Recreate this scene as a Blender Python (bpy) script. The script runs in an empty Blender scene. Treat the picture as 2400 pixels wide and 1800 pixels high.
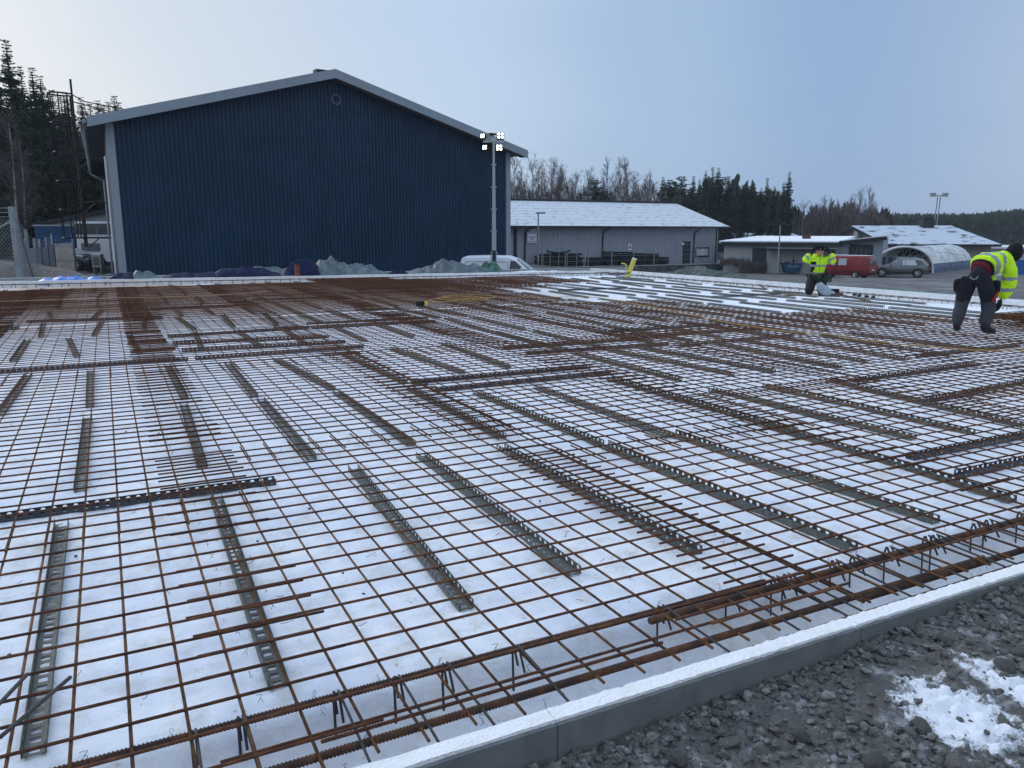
import bpy, bmesh, math, random
from mathutils import Vector, Matrix, noise
R = random.Random(7)
S = bpy.context.scene
COL = S.collection
PI = math.pi
# ---------------------------------------------------------------- camera
# The casting bed is the world frame: x runs along its front edge, y away from it, z = 0 on the snowy insulation.
F, CX, CY = 1840.0, 1200.0, 900.0
PITCH = math.radians(10.98)
YAW = math.radians(-27.1)
CAMZ = 1.45
cam = bpy.data.cameras.new('camera')
cam.sensor_width = 36; cam.lens = F / 2400 * 36; cam.clip_start = 0.05; cam.clip_end = 5000
co = bpy.data.objects.new('camera', cam); COL.objects.link(co)
co.location = (0, 0, CAMZ); co.rotation_euler = (PI / 2 - PITCH, 0, YAW)
S.camera = co
# ---------------------------------------------------------------- sky, sun, exposure
SUN_EL, SUN_AZ = math.radians(24), math.radians(22)      # azimuth measured from +y towards -x: ahead and to the left
W = bpy.data.worlds.new('World'); S.world = W; W.use_nodes = True
nt = W.node_tree; nt.nodes.clear()
def wn(t, **k):
    n = nt.nodes.new(t)
    for a, v in k.items(): setattr(n, a, v)
    return n
out = wn('ShaderNodeOutputWorld'); bg = wn('ShaderNodeBackground')
sky = wn('ShaderNodeTexSky', sky_type='NISHITA'); sky.sun_disc = False
sky.sun_elevation = SUN_EL; sky.sun_rotation = -SUN_AZ; sky.air_density = 1.0; sky.dust_density = 2.0
tc = wn('ShaderNodeTexCoord')
dot = wn('ShaderNodeVectorMath', operation='DOT_PRODUCT'); dot.inputs[1].default_value = (-math.sin(math.radians(16)) * .985, math.cos(math.radians(16)) * .985, .10)
ramp = wn('ShaderNodeValToRGB'); cr = ramp.color_ramp; cr.interpolation = 'EASE'
cr.elements[0].position = 0.0; cr.elements[0].color = (.44, .52, .64, 1)
cr.elements[1].position = 1.0; cr.elements[1].color = (.545, .60, .66, 1)
for p_, c_ in ((.44, (.245, .36, .56, 1)), (.62, (.31, .43, .61, 1)), (.80, (.42, .53, .69, 1)), (.92, (.48, .56, .655, 1))):
    e = cr.elements.new(p_); e.color = c_
nz = wn('ShaderNodeTexNoise'); nz.inputs['Scale'].default_value = 1.6; nz.inputs['Detail'].default_value = 4
mp = wn('ShaderNodeMapping'); mp.inputs['Scale'].default_value = (1, 1, 3.5)
ad = wn('ShaderNodeMath', operation='MULTIPLY_ADD'); ad.inputs[1].default_value = .16; ad.inputs[2].default_value = -.08
ad2 = wn('ShaderNodeMath', operation='ADD')
mixs = wn('ShaderNodeMix', data_type='RGBA'); mixs.inputs[0].default_value = .90
skm = wn('ShaderNodeMix', data_type='RGBA', blend_type='MULTIPLY'); skm.inputs[0].default_value = 1; skm.inputs[7].default_value = (.10, .10, .10, 1)
sep = wn('ShaderNodeSeparateXYZ'); zr = wn('ShaderNodeMapRange')
zr.inputs[1].default_value = .25; zr.inputs[2].default_value = .95; zr.inputs[3].default_value = 1.0; zr.inputs[4].default_value = 1.9
zm = wn('ShaderNodeMix', data_type='RGBA', blend_type='MULTIPLY'); zm.inputs[0].default_value = 1
L = nt.links.new
L(tc.outputs['Generated'], dot.inputs[0]); L(tc.outputs['Generated'], mp.inputs[0]); L(mp.outputs[0], nz.inputs['Vector'])
L(nz.outputs['Fac'], ad.inputs[0]); L(ad.outputs[0], ad2.inputs[0]); L(dot.outputs['Value'], ad2.inputs[1])
L(ad2.outputs[0], ramp.inputs[0]); L(tc.outputs['Generated'], sep.inputs[0]); L(sep.outputs[2], zr.inputs[0])
L(ramp.outputs[0], zm.inputs[6]); L(zr.outputs[0], zm.inputs[7])
L(sky.outputs[0], skm.inputs[6]); L(skm.outputs[2], mixs.inputs[6]); L(zm.outputs[2], mixs.inputs[7])
L(mixs.outputs[2], bg.inputs[0]); bg.inputs[1].default_value = 1.0; L(bg.outputs[0], out.inputs[0])
sl = bpy.data.lights.new('sun', 'SUN'); sl.energy = 1.0; sl.angle = math.radians(25); sl.color = (1, .96, .90)
so = bpy.data.objects.new('sun', sl); COL.objects.link(so)
sd = Vector((-math.sin(SUN_AZ) * math.cos(SUN_EL), math.cos(SUN_AZ) * math.cos(SUN_EL), math.sin(SUN_EL)))
so.rotation_euler = sd.to_track_quat('Z', 'Y').to_euler(); so.location = sd * 50
S.view_settings.view_transform = 'Standard'; S.view_settings.look = 'None'
S.view_settings.exposure = 0.30; S.view_settings.gamma = 1; S.view_settings.use_curve_mapping = False
S.cycles.max_bounces = 5; S.cycles.diffuse_bounces = 3; S.cycles.glossy_bounces = 2; S.cycles.transparent_max_bounces = 12

# ---------------------------------------------------------------- measuring helpers (photograph -> metres)
cp, sp = math.cos(PITCH), math.sin(PITCH)
RT = Vector((math.cos(YAW), math.sin(YAW), 0)); FW = Vector((-math.sin(YAW), math.cos(YAW), 0))
def ray(px, py):
    u, v = (px - CX) / F, (CY - py) / F
    return RT * u + FW * (cp + v * sp) + Vector((0, 0, -sp + v * cp))
def at(px, py, z=0.0):
    d = ray(px, py); t = (z - CAMZ) / d.z
    return Vector((d.x * t, d.y * t, z))
def atd(px, py, D):
    d = ray(px, py); t = D / d.dot(FW)
    return Vector((d.x * t, d.y * t, CAMZ + d.z * t))
def col(px, D, z=0.0):              # ground point under pixel column px (near the horizon) at forward distance D
    p = atd(px, 560, D); p.z = z; return p
# ---------------------------------------------------------------- materials
def mat(name, c, rough=.8, metal=0, bump=0, bscale=30, var=0, vscale=5, c2=None, spec=.3, rnd=0, coat=0, alpha=None, emit=None, detail=6, c2at=(.45, .6)):
    m = bpy.data.materials.new(name); m.use_nodes = True
    t = m.node_tree; b = t.nodes['Principled BSDF']; N = t.nodes.new; K = t.links.new
    b.inputs['Base Color'].default_value = (*c, 1); b.inputs['Roughness'].default_value = rough
    b.inputs['Metallic'].default_value = metal; b.inputs['Specular IOR Level'].default_value = spec
    if coat: b.inputs['Coat Weight'].default_value = coat; b.inputs['Coat Roughness'].default_value = .08
    if alpha is not None: b.inputs['Alpha'].default_value = alpha
    if emit: b.inputs['Emission Color'].default_value = (*emit[0], 1); b.inputs['Emission Strength'].default_value = emit[1]
    tcn = N('ShaderNodeTexCoord'); last = None
    if c2 is not None or var:
        n = N('ShaderNodeTexNoise'); n.inputs['Scale'].default_value = vscale; n.inputs['Detail'].default_value = detail; n.inputs['Roughness'].default_value = .65
        K(tcn.outputs['Object'], n.inputs['Vector'])
        r = N('ShaderNodeMapRange'); r.inputs[1].default_value = c2at[0]; r.inputs[2].default_value = c2at[1]; K(n.outputs['Fac'], r.inputs[0])
        mx = N('ShaderNodeMix'); mx.data_type = 'RGBA'; K(r.outputs[0], mx.inputs[0])
        cc = c2 if c2 is not None else tuple(x * (1 - var) for x in c)
        mx.inputs[6].default_value = (*c, 1); mx.inputs[7].default_value = (*cc, 1); last = mx.outputs[2]
    if rnd:
        oi = N('ShaderNodeObjectInfo'); r = N('ShaderNodeMapRange'); r.inputs[3].default_value = 1 - rnd; r.inputs[4].default_value = 1 + rnd
        K(oi.outputs['Random'], r.inputs[0]); mx = N('ShaderNodeMix'); mx.data_type = 'RGBA'; mx.blend_type = 'MULTIPLY'; mx.inputs[0].default_value = 1
        if last: K(last, mx.inputs[6])
        else: mx.inputs[6].default_value = (*c, 1)
        K(r.outputs[0], mx.inputs[7]); last = mx.outputs[2]
    if last: K(last, b.inputs['Base Color'])
    if bump:
        n = N('ShaderNodeTexNoise'); n.inputs['Scale'].default_value = bscale; n.inputs['Detail'].default_value = 8
        K(tcn.outputs['Object'], n.inputs['Vector'])
        bp = N('ShaderNodeBump'); bp.inputs['Strength'].default_value = bump; bp.inputs['Distance'].default_value = .02
        K(n.outputs['Fac'], bp.inputs['Height']); K(bp.outputs[0], b.inputs['Normal'])
    return m
M = {}
def snow_material():
    m = bpy.data.materials.new('snowy_insulation'); m.use_nodes = True; t = m.node_tree; b = t.nodes['Principled BSDF']; N = t.nodes.new; K = t.links.new
    b.inputs['Roughness'].default_value = .75; b.inputs['Specular IOR Level'].default_value = .25
    g = N('ShaderNodeNewGeometry'); 
    def noise_(sc, d=6, r=.6, stretch=None):
        n = N('ShaderNodeTexNoise'); n.inputs['Scale'].default_value = sc; n.inputs['Detail'].default_value = d; n.inputs['Roughness'].default_value = r
        if stretch:
            mpn = N('ShaderNodeMapping'); mpn.inputs['Scale'].default_value = stretch; K(g.outputs['Position'], mpn.inputs[0]); K(mpn.outputs[0], n.inputs['Vector'])
        else: K(g.outputs['Position'], n.inputs['Vector'])
        return n.outputs['Fac']
    def rng(i, a, b_, c=0, d=1):
        r = N('ShaderNodeMapRange'); r.inputs[1].default_value = a; r.inputs[2].default_value = b_; r.inputs[3].default_value = c; r.inputs[4].default_value = d; K(i, r.inputs[0]); return r.outputs[0]
    def mix(f, a, b_):
        mx = N('ShaderNodeMix'); mx.data_type = 'RGBA'
        K(f, mx.inputs[0]) if not isinstance(f, float) else setattr(mx.inputs[0], 'default_value', f)
        for i, v in ((6, a), (7, b_)):
            if isinstance(v, tuple): mx.inputs[i].default_value = (*v, 1)
            else: K(v, mx.inputs[i])
        return mx.outputs[2]
    c = mix(rng(noise_(1.6, 8, .7), .38, .66), (.72, .77, .87), (.90, .92, .94))  # mottled tone puts relief shading into the colour where bumps barely show
    c = mix(rng(noise_(6, 8, .7), .50, .66, 0, .7), c, (.60, .585, .54))          # trodden, slightly dirty snow
    c = mix(rng(noise_(28, 3, .5), .70, .74, 0, .65), c, (.30, .28, .25))          # specks of grit
    sx = N('ShaderNodeSeparateXYZ'); K(g.outputs['Position'], sx.inputs[0])
    # beyond the first rows the insulation is wet and blown half clear of snow
    def mul(a, b_):
        q = N('ShaderNodeMath'); q.operation = 'MULTIPLY'; K(a, q.inputs[0]); K(b_, q.inputs[1]); return q.outputs[0]
    wet = mul(rng(sx.outputs[1], 12.5, 16.5), rng(sx.outputs[0], 10.5, 8.0))
    wet = mul(wet, rng(noise_(.55, 4, .6, (1, .5, 1)), .30, .50, .35, 1))
    c = mix(wet, c, mix(rng(noise_(1.2, 5), .4, .6), (.36, .31, .29), (.31, .20, .14)))
    vo = N('ShaderNodeTexVoronoi'); vo.inputs['Scale'].default_value = 26; K(g.outputs['Position'], vo.inputs['Vector'])
    floor = mix(mul(rng(vo.outputs['Distance'], .13, .10), rng(noise_(9, 2), .42, .5)), (.60, .62, .64), (.05, .05, .05))
    c = mix(rng(sx.outputs[1], 2.09, 2.06), c, floor)
    K(c, b.inputs['Base Color'])
    bp = N('ShaderNodeBump'); bp.inputs['Strength'].default_value = .8; bp.inputs['Distance'].default_value = .02
    bp2 = N('ShaderNodeBump'); bp2.inputs['Strength'].default_value = .8; bp2.inputs['Distance'].default_value = .006
    K(noise_(9, 6, .6), bp.inputs['Height']); K(noise_(70, 4, .6), bp2.inputs['Height']); K(bp.outputs[0], bp2.inputs['Normal']); K(bp2.outputs[0], b.inputs['Normal'])
    return m
M['snow'] = snow_material()
M['snow_plain'] = mat('thin_snow', (.84, .86, .89), .8, bump=.3, bscale=12, var=.12, vscale=3)
M['eps'] = mat('white_foam', (.86, .87, .88), .85, bump=.6, bscale=120, c2=(.78, .77, .73), vscale=9, c2at=(.5, .75))
M['eps_in'] = mat('white_foam_inner', (.80, .82, .84), .85, bump=.2, bscale=150, c2=(.70, .70, .69), vscale=5)
M['board'] = mat('cement_board', (.165, .178, .182), .9, bump=.25, bscale=200, var=.3, vscale=9, c2at=(.35, .7))
M['bar_top'] = mat('rusty_bar_dark', (.085, .040, .028), .85, bump=.5, bscale=300, c2=(.165, .068, .034), vscale=14, rnd=.3, spec=.2)
M['bar_low'] = mat('rusty_bar_orange', (.19, .095, .045), .85, bump=.5, bscale=300, c2=(.095, .048, .034), vscale=9, rnd=.3, spec=.2)
M['bar_big'] = mat('rusty_bar_thick', (.060, .042, .036), .8, bump=.6, bscale=250, c2=(.155, .07, .036), vscale=10, rnd=.2, spec=.25)
M['stirrup'] = mat('dark_stirrup_steel', (.055, .052, .055), .7, bump=.4, bscale=250, c2=(.12, .09, .07), vscale=30, c2at=(.55, .7))
M['channel'] = mat('grey_green_plastic', (.105, .114, .103), .55, var=.2, vscale=6, rnd=.15, spec=.35)
M['channel_dark'] = mat('dark_grey_plastic', (.055, .065, .078), .5, var=.2, vscale=6, rnd=.15, spec=.35)
M['wire'] = mat('tie_wire', (.03, .03, .032), .6)
M['navy'] = mat('navy_cladding', (.004, .028, .062), .5, c2=(.007, .036, .075), vscale=.35, spec=.22)
M['trim'] = mat('pale_grey_steel', (.25, .30, .355), .55, var=.1, vscale=.6)
M['soffit'] = mat('soffit_grey', (.12, .13, .14), .8)
M['black'] = mat('black_steel', (.006, .0065, .008), .6)
M['galv'] = mat('galvanised_steel', (.30, .33, .35), .45, metal=.4, var=.2, vscale=4)
M['grey_wall'] = mat('grey_sheet_wall', (.27, .305, .36), .6, var=.08, vscale=.4)
M['beige_wall'] = mat('dirty_beige_wall', (.42, .43, .43), .85, var=.15, vscale=.5)
M['brown_wall'] = mat('brownish_grey_render', (.26, .235, .215), .9, var=.15, vscale=.5)
M['dark_trim'] = mat('dark_trim', (.02, .024, .03), .6)
M['glass'] = mat('dark_glass', (.03, .04, .05), .08, spec=.6)
M['glass_light'] = mat('frosted_window', (.42, .46, .50), .25, spec=.5)
M['concrete'] = mat('weathered_concrete', (.085, .09, .092), .9, bump=.3, bscale=8, var=.4, vscale=1.2)
M['kerb'] = mat('pale_concrete', (.33, .35, .37), .9, bump=.2, bscale=10, var=.15, vscale=2)
M['white'] = mat('white_paint', (.72, .73, .74), .5)
def yard_material():
    m = bpy.data.materials.new('yard_asphalt'); m.use_nodes = True; t = m.node_tree; b = t.nodes['Principled BSDF']; N = t.nodes.new; K = t.links.new
    b.inputs['Roughness'].default_value = .85; b.inputs['Specular IOR Level'].default_value = .3
    g = N('ShaderNodeNewGeometry')
    def nn(sc, d, r): 
        n = N('ShaderNodeTexNoise'); n.inputs['Scale'].default_value = sc; n.inputs['Detail'].default_value = d; n.inputs['Roughness'].default_value = r; K(g.outputs['Position'], n.inputs['Vector']); return n.outputs['Fac']
    def rg(i, a, b_, c=0, d=1):
        r = N('ShaderNodeMapRange'); r.inputs[1].default_value = a; r.inputs[2].default_value = b_; r.inputs[3].default_value = c; r.inputs[4].default_value = d; K(i, r.inputs[0]); return r.outputs[0]
    def mx(f, a, b_):
        x = N('ShaderNodeMix'); x.data_type = 'RGBA'; K(f, x.inputs[0])
        for i, v in ((6, a), (7, b_)):
            if isinstance(v, tuple): x.inputs[i].default_value = (*v, 1)
            else: K(v, x.inputs[i])
        return x.outputs[2]
    c = mx(rg(nn(.35, 8, .7), .35, .65), (.085, .082, .080), (.125, .118, .112))
    c = mx(rg(nn(1.1, 10, .75), .56, .66, 0, .8), c, (.30, .31, .33))
    c = mx(rg(nn(.08, 6, .7), .55, .70, 0, .75), c, (.34, .34, .35))
    K(c, b.inputs['Base Color'])
    bp = N('ShaderNodeBump'); bp.inputs['Strength'].default_value = .5; bp.inputs['Distance'].default_value = .05; K(nn(3, 8, .6), bp.inputs['Height']); K(bp.outputs[0], b.inputs['Normal'])
    return m
M['yard'] = yard_material()
def gravel_material():
    m = bpy.data.materials.new('frosted_gravel'); m.use_nodes = True; t = m.node_tree; b = t.nodes['Principled BSDF']; N = t.nodes.new; K = t.links.new
    b.inputs['Roughness'].default_value = .92; b.inputs['Specular IOR Level'].default_value = .2
    g = N('ShaderNodeNewGeometry')
    def nn(sc, d, r, tp='FBM'):
        n = N('ShaderNodeTexNoise'); n.inputs['Scale'].default_value = sc; n.inputs['Detail'].default_value = d; n.inputs['Roughness'].default_value = r; K(g.outputs['Position'], n.inputs['Vector']); return n.outputs['Fac']
    def rg(i, a, b_, c=0, d=1):
        r = N('ShaderNodeMapRange'); r.inputs[1].default_value = a; r.inputs[2].default_value = b_; r.inputs[3].default_value = c; r.inputs[4].default_value = d; K(i, r.inputs[0]); return r.outputs[0]
    def mx(f, a, b_):
        x = N('ShaderNodeMix'); x.data_type = 'RGBA'; K(f, x.inputs[0])
        for i, v in ((6, a), (7, b_)):
            if isinstance(v, tuple): x.inputs[i].default_value = (*v, 1)
            else: K(v, x.inputs[i])
        return x.outputs[2]
    c = mx(rg(nn(3, 6, .6), .35, .65), (.115, .115, .11), (.16, .143, .122))
    c = mx(rg(nn(60, 6, .7), .4, .65), c, (.09, .092, .095))
    c = mx(rg(nn(8, 8, .7), .54, .66, 0, .6), c, (.48, .51, .53))
    at_ = N('ShaderNodeAttribute'); at_.attribute_name = 'snow'; 
    ma = N('ShaderNodeMath'); ma.operation = 'ADD'; K(at_.outputs['Fac'], ma.inputs[0]); K(nn(22, 8, .75), ma.inputs[1])
    c = mx(rg(ma.outputs[0], 1.02, 1.16), c, (.80, .83, .88))
    K(c, b.inputs['Base Color'])
    bp = N('ShaderNodeBump'); bp.inputs['Strength'].default_value = .9; bp.inputs['Distance'].default_value = .006; K(nn(90, 8, .7), bp.inputs['Height']); K(bp.outputs[0], b.inputs['Normal'])
    return m
M['gravel'] = gravel_material()
M['stone'] = mat('grey_stone', (.135, .132, .124), .9, bump=.8, bscale=80, c2=(.36, .37, .37), vscale=25, rnd=.3, c2at=(.5, .7))
# ---------------------------------------------------------------- mesh helpers
class MB:
    def __init__(s): s.v = []; s.f = []; s.mi = []
    def poly(s, pts, m=0):
        i = len(s.v); s.v += [tuple(p) for p in pts]; s.f.append(tuple(range(i, i + len(pts)))); s.mi.append(m)
    def box(s, c, d, m=0, rz=0, mtx=None):
        i = len(s.v); a = Matrix.Rotation(rz, 3, 'Z') if mtx is None else mtx; c = Vector(c)
        for z in (-.5, .5):
            for x, y in ((-.5, -.5), (.5, -.5), (.5, .5), (-.5, .5)): s.v.append(tuple(c + a @ Vector((x * d[0], y * d[1], z * d[2]))))
        for q in ((3, 2, 1, 0), (4, 5, 6, 7), (0, 1, 5, 4), (1, 2, 6, 5), (2, 3, 7, 6), (3, 0, 4, 7)): s.f.append(tuple(i + k for k in q)); s.mi.append(m)
    def tube(s, pts, r, n=6, m=0, caps=True):
        pts = [Vector(p) for p in pts]; rs = r if isinstance(r, (list, tuple)) else [r] * len(pts); i0 = len(s.v); up = None
        for k, p in enumerate(pts):
            d = (pts[min(k + 1, len(pts) - 1)] - pts[max(k - 1, 0)]).normalized()
            if up is None: up = Vector((0, 0, 1)) if abs(d.z) < .9 else Vector((1, 0, 0))
            x = up.cross(d).normalized(); y = d.cross(x).normalized(); up = y
            for j in range(n):
                a = 2 * PI * j / n; s.v.append(tuple(p + (x * math.cos(a) + y * math.sin(a)) * rs[k]))
        for k in range(len(pts) - 1):
            for j in range(n):
                a = i0 + k * n + j; b = i0 + k * n + (j + 1) % n; s.f.append((a, b, b + n, a + n)); s.mi.append(m)
        if caps: s.f.append(tuple(i0 + j for j in reversed(range(n)))); s.mi.append(m); s.f.append(tuple(i0 + (len(pts) - 1) * n + j for j in range(n))); s.mi.append(m)
    def prism(s, outline, a, b, m=0):   # outline: list of 3D points; extruded from +a to +b vectors
        n = len(outline); i = len(s.v); a = Vector(a); b = Vector(b)
        for o in (a, b):
            for p in outline: s.v.append(tuple(Vector(p) + o))
        s.f.append(tuple(i + k for k in reversed(range(n)))); s.mi.append(m); s.f.append(tuple(i + n + k for k in range(n))); s.mi.append(m)
        for k in range(n):
            q = (k + 1) % n; s.f.append((i + k, i + q, i + n + q, i + n + k)); s.mi.append(m)
    def mesh(s, name):
        me = bpy.data.meshes.new(name); me.from_pydata(s.v, [], s.f); me.update(); return me
    def build(s, name, mats, parent=None, smooth=False, loc=None, fix=True):
        me = s.mesh(name); mats = mats if isinstance(mats, (list, tuple)) else [mats]
        for m_ in mats: me.materials.append(m_)
        if len(mats) > 1: me.polygons.foreach_set('material_index', s.mi)
        if fix:
            b = bmesh.new(); b.from_mesh(me); bmesh.ops.recalc_face_normals(b, faces=b.faces); b.to_mesh(me); b.free()
        if smooth: me.polygons.foreach_set('use_smooth', [True] * len(me.polygons))
        return link(name, me, parent, loc)
def link(name, data, parent=None, loc=None, rot=None, scale=None):
    o = bpy.data.objects.new(name, data); COL.objects.link(o); o.parent = parent
    if loc is not None: o.location = loc
    if rot is not None: o.rotation_euler = rot
    if scale is not None: o.scale = scale if not isinstance(scale, (int, float)) else (scale,) * 3
    return o
def tag(o, label=None, cat=None, group=None, kind=None):
    for k, v in (('label', label), ('category', cat), ('group', group), ('kind', kind)):
        if v: o[k] = v
    return o
def thing(name, label, cat, loc=(0, 0, 0), rz=0, group=None): return tag(link(name, None, None, loc, (0, 0, rz)), label, cat, group)
def kids(o): return [c for c in bpy.data.objects if c.parent == o]
def copy_tree(o, parent=None, ch=None):
    ch = ch or {}
    c = o.copy(); COL.objects.link(c); c.parent = parent
    for k in (o.children): copy_tree(k, c)
    return c
ORD = ['first', 'second', 'third', 'fourth', 'fifth', 'sixth', 'seventh', 'eighth', 'ninth', 'tenth', 'eleventh', 'twelfth', 'thirteenth', 'fourteenth', 'fifteenth', 'sixteenth', 'seventeenth', 'eighteenth', 'nineteenth', 'twentieth', 'twenty-first', 'twenty-second', 'twenty-third', 'twenty-fourth', 'twenty-fifth', 'twenty-sixth', 'twenty-seventh', 'twenty-eighth', 'twenty-ninth', 'thirtieth'] + [t + '-' + o for t in ('thirty', 'forty') for o in ('first', 'second', 'third', 'fourth', 'fifth', 'sixth', 'seventh', 'eighth', 'ninth')]
def nz3(x, y, z=0): return noise.noise(Vector((x, y, z)))
def sstep(a, b, x):
    t = max(0, min(1, (x - a) / (b - a))); return t * t * (3 - 2 * t)
# ================================================================= SETTING
def terrain_z(x, y):
    p = Vector((x, y, 0)); D = p.dot(FW); X = p.dot(RT)
    z = -.5 - .9 * sstep(27, 38, max(D, 0)) - 1.2 * sstep(48, 68, D) * sstep(-2, 12, X)
    return z
def grid_sheet(name, xs, ys, zf, material, kind='structure', attr=None):
    v = [(x, y, zf(x, y)) for y in ys for x in xs]; n = len(xs)
    f = [(j * n + i, j * n + i + 1, (j + 1) * n + i + 1, (j + 1) * n + i) for j in range(len(ys) - 1) for i in range(n - 1)]
    me = bpy.data.meshes.new(name); me.from_pydata(v, [], f); me.materials.append(material); me.polygons.foreach_set('use_smooth', [True] * len(f))
    if attr:
        a = me.attributes.new(attr[0], 'FLOAT', 'POINT'); a.data.foreach_set('value', [attr[1](p[0], p[1]) for p in v])
    o = link(name, me); o['kind'] = kind; return o
def lin(a, b, n): return [a + (b - a) * i / (n - 1) for i in range(n)]
gx = [-2500, -1200, -600, -300] + lin(-160, 200, 91) + [300, 600, 1200, 2500]
gy = [-1500, -500, -200, -80, -40] + lin(-20, 200, 81) + [300, 500, 900, 1600, 3000]
grid_sheet('yard_ground', gx, gy, lambda x, y: terrain_z(x, y), M['yard'])
# far edge of the bed runs slightly askew
def far_y(x): return 22.85 + (15.85 - x) * .125
RX = 15.80
def snow_z(x, y):
    if y < 2.36:
        for (ya, za), (yb, zb_) in zip(((1.6, -.20), (2.09, -.20), (2.14, -.185), (2.20, -.12), (2.25, -.03), (2.31, -.005)), ((2.09, -.20), (2.14, -.185), (2.20, -.12), (2.25, -.03), (2.31, -.005), (9, 0))):
            if y <= yb: return za + (zb_ - za) * (y - ya) / (yb - ya) + (.008 * nz3(x * 6, y * 6) if y > 2.12 else 0)
    if x > RX - .5 or y > far_y(x) - .62: return -.14
    return .006 * nz3(x * 1.3, y * 1.3) + .010 * nz3(x * 4, y * 4) * (1 if y < 8 else .3) + (.007 * nz3(x * 13, y * 13) + .004 * abs(nz3(x * 31, y * 31)) if y < 5.2 else 0)
sxs = lin(-8, -1, 15)[:-1] + lin(-1, 5, 241) + lin(5, RX - .5, 90)[1:] + [RX - .49, RX]
sys_ = [1.70, 1.85, 1.98, 2.03] + lin(2.06, 5, 120) + lin(5.1, 27.2, 200)
def snow_zz(x, y):
    z = snow_z(x, y + .03 * nz3(x * 1.7, 3) * (y < 3)); return z
def clampfar(x, y): return min(y, far_y(x))
v = []; n = len(sxs)
for y in sys_:
    for x in sxs:
        yy = min(y, far_y(x) + .01); v.append((x, yy, snow_zz(x, yy) if y <= far_y(x) else -.14))
f = [(j * n + i, j * n + i + 1, (j + 1) * n + i + 1, (j + 1) * n + i) for j in range(len(sys_) - 1) for i in range(n - 1)]
me = bpy.data.meshes.new('snowy_insulation_bed'); me.from_pydata(v, [], f); me.materials.append(M['snow']); me.polygons.foreach_set('use_smooth', [True] * len(f))
link('snowy_insulation_bed', me)['kind'] = 'structure'
# ---- foreground gravel
def snowmask(x, y):
    c = at(2240, 1690); d1 = math.hypot((x - c.x) / .20, (y - c.y) / .27)
    c = at(2385, 1640); d2 = math.hypot((x - c.x) / .12, (y - c.y) / .30)
    c = at(1960, 1535); d3 = math.hypot((x - c.x) / .16, (y - c.y) / .06)
    c = at(1310, 1790); d4 = math.hypot((x - c.x) / .10, (y - c.y) / .06)
    return max(0, 1 - d1 * .55, .95 - d2 * .55, .72 - d3 * .3, .6 - d4 * .3) * .9
def gravel_z(x, y):
    z = .012 - .02 * sstep(1.68, 1.0, y) + .062 * sstep(.9, 3.3, x)
    z += .018 * nz3(x * 2.2, y * 2.2, 1) + .012 * nz3(x * 7, y * 7, 2) 
    h = abs(nz3(x * 19, y * 19, 4)) * .034 + abs(nz3(x * 45, y * 45, 5)) * .018
    return z + h - .016
gxs = lin(-6, .2, 20)[:-1] + lin(.2, 3.6, 300) + lin(3.62, 18, 200)
gys = lin(-6, .2, 14)[:-1] + lin(.2, 1.676, 140)
grid_sheet('gravel_ground', gxs, gys, gravel_z, M['gravel'], attr=('snow', snowmask))
def rock_mesh(seed, sub=1):
    b = bmesh.new(); bmesh.ops.create_icosphere(b, subdivisions=sub, radius=.5); rr = random.Random(seed)
    sx, sy, sz = rr.uniform(.8, 1.3), rr.uniform(.6, 1), rr.uniform(.4, .75)
    for q in b.verts:
        k = 1 + .5 * nz3(q.co.x * 2.2 + seed * 3.1, q.co.y * 2.2, q.co.z * 2.2)
        q.co = Vector((q.co.x * sx, q.co.y * sy, q.co.z * sz)) * k
    me = bpy.data.meshes.new('stone'); b.to_mesh(me); b.free(); me.materials.append(M['stone']); return me
rocks = [rock_mesh(i) for i in range(10)]; rocks2 = [rock_mesh(20 + i, 2) for i in range(8)]
# small stones: one uncountable mass
mb = MB(); raw = [([tuple(q.co) for q in r.vertices], [tuple(p.vertices) for p in r.polygons]) for r in rocks]
rr = random.Random(3)
for k in range(20000):
    x = .35 + 4.6 * rr.random() ** 1.25; y = rr.uniform(.25, 1.67)
    if k % 9 == 0: y = 1.675 - abs(rr.gauss(0, .05))
    if x > 3.2 and rr.random() < .4: x = rr.uniform(3.2, 9); y = rr.uniform(.8, 1.67)
    if snowmask(x, y) > .42 and rr.random() < .8: continue
    s = .007 + .034 * rr.random() ** 2.8; vs, fs = raw[k % 10]; i0 = len(mb.v)
    m3 = Matrix.Rotation(rr.uniform(0, 6.28), 3, 'Z') @ Matrix.Rotation(rr.gauss(0, .4), 3, 'X') * s
    c = Vector((x, min(y, 1.675 - s * .55), gravel_z(x, y) + s * .12))
    mb.v += [tuple(c + m3 @ Vector(q)) for q in vs]; mb.f += [tuple(i0 + j for j in q) for q in fs]
mb.mi = [0] * len(mb.f)
tag(mb.build('loose_gravel', M['stone'], fix=False), 'crushed grey gravel spread along the outside of the formwork', 'gravel', kind='stuff')
bigs = [(1365, 1712, .05), (1540, 1555, .03), (1275, 1790, .04), (1985, 1520, .045), (1905, 1500, .03), (2100, 1480, .03), (2205, 1530, .045), (2350, 1590, .05), (1960, 1680, .045), (1850, 1670, .035), (2010, 1700, .05), (2160, 1710, .045), (1690, 1600, .035), (2240, 1800, .06), (1500, 1660, .03), (2310, 1500, .035), (2390, 1470, .04), (1880, 1740, .05), (1710, 1750, .055), (2050, 1800, .06), (1640, 1700, .035), (1450, 1740, .035), (2120, 1600, .03), (2290, 1430, .03), (2385, 1560, .05), (1760, 1560, .03), (1740, 1640, .03), (2060, 1570, .03), (1590, 1790, .05), (2180, 1440, .028), (2350, 1700, .04), (1930, 1600, .03)]
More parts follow.
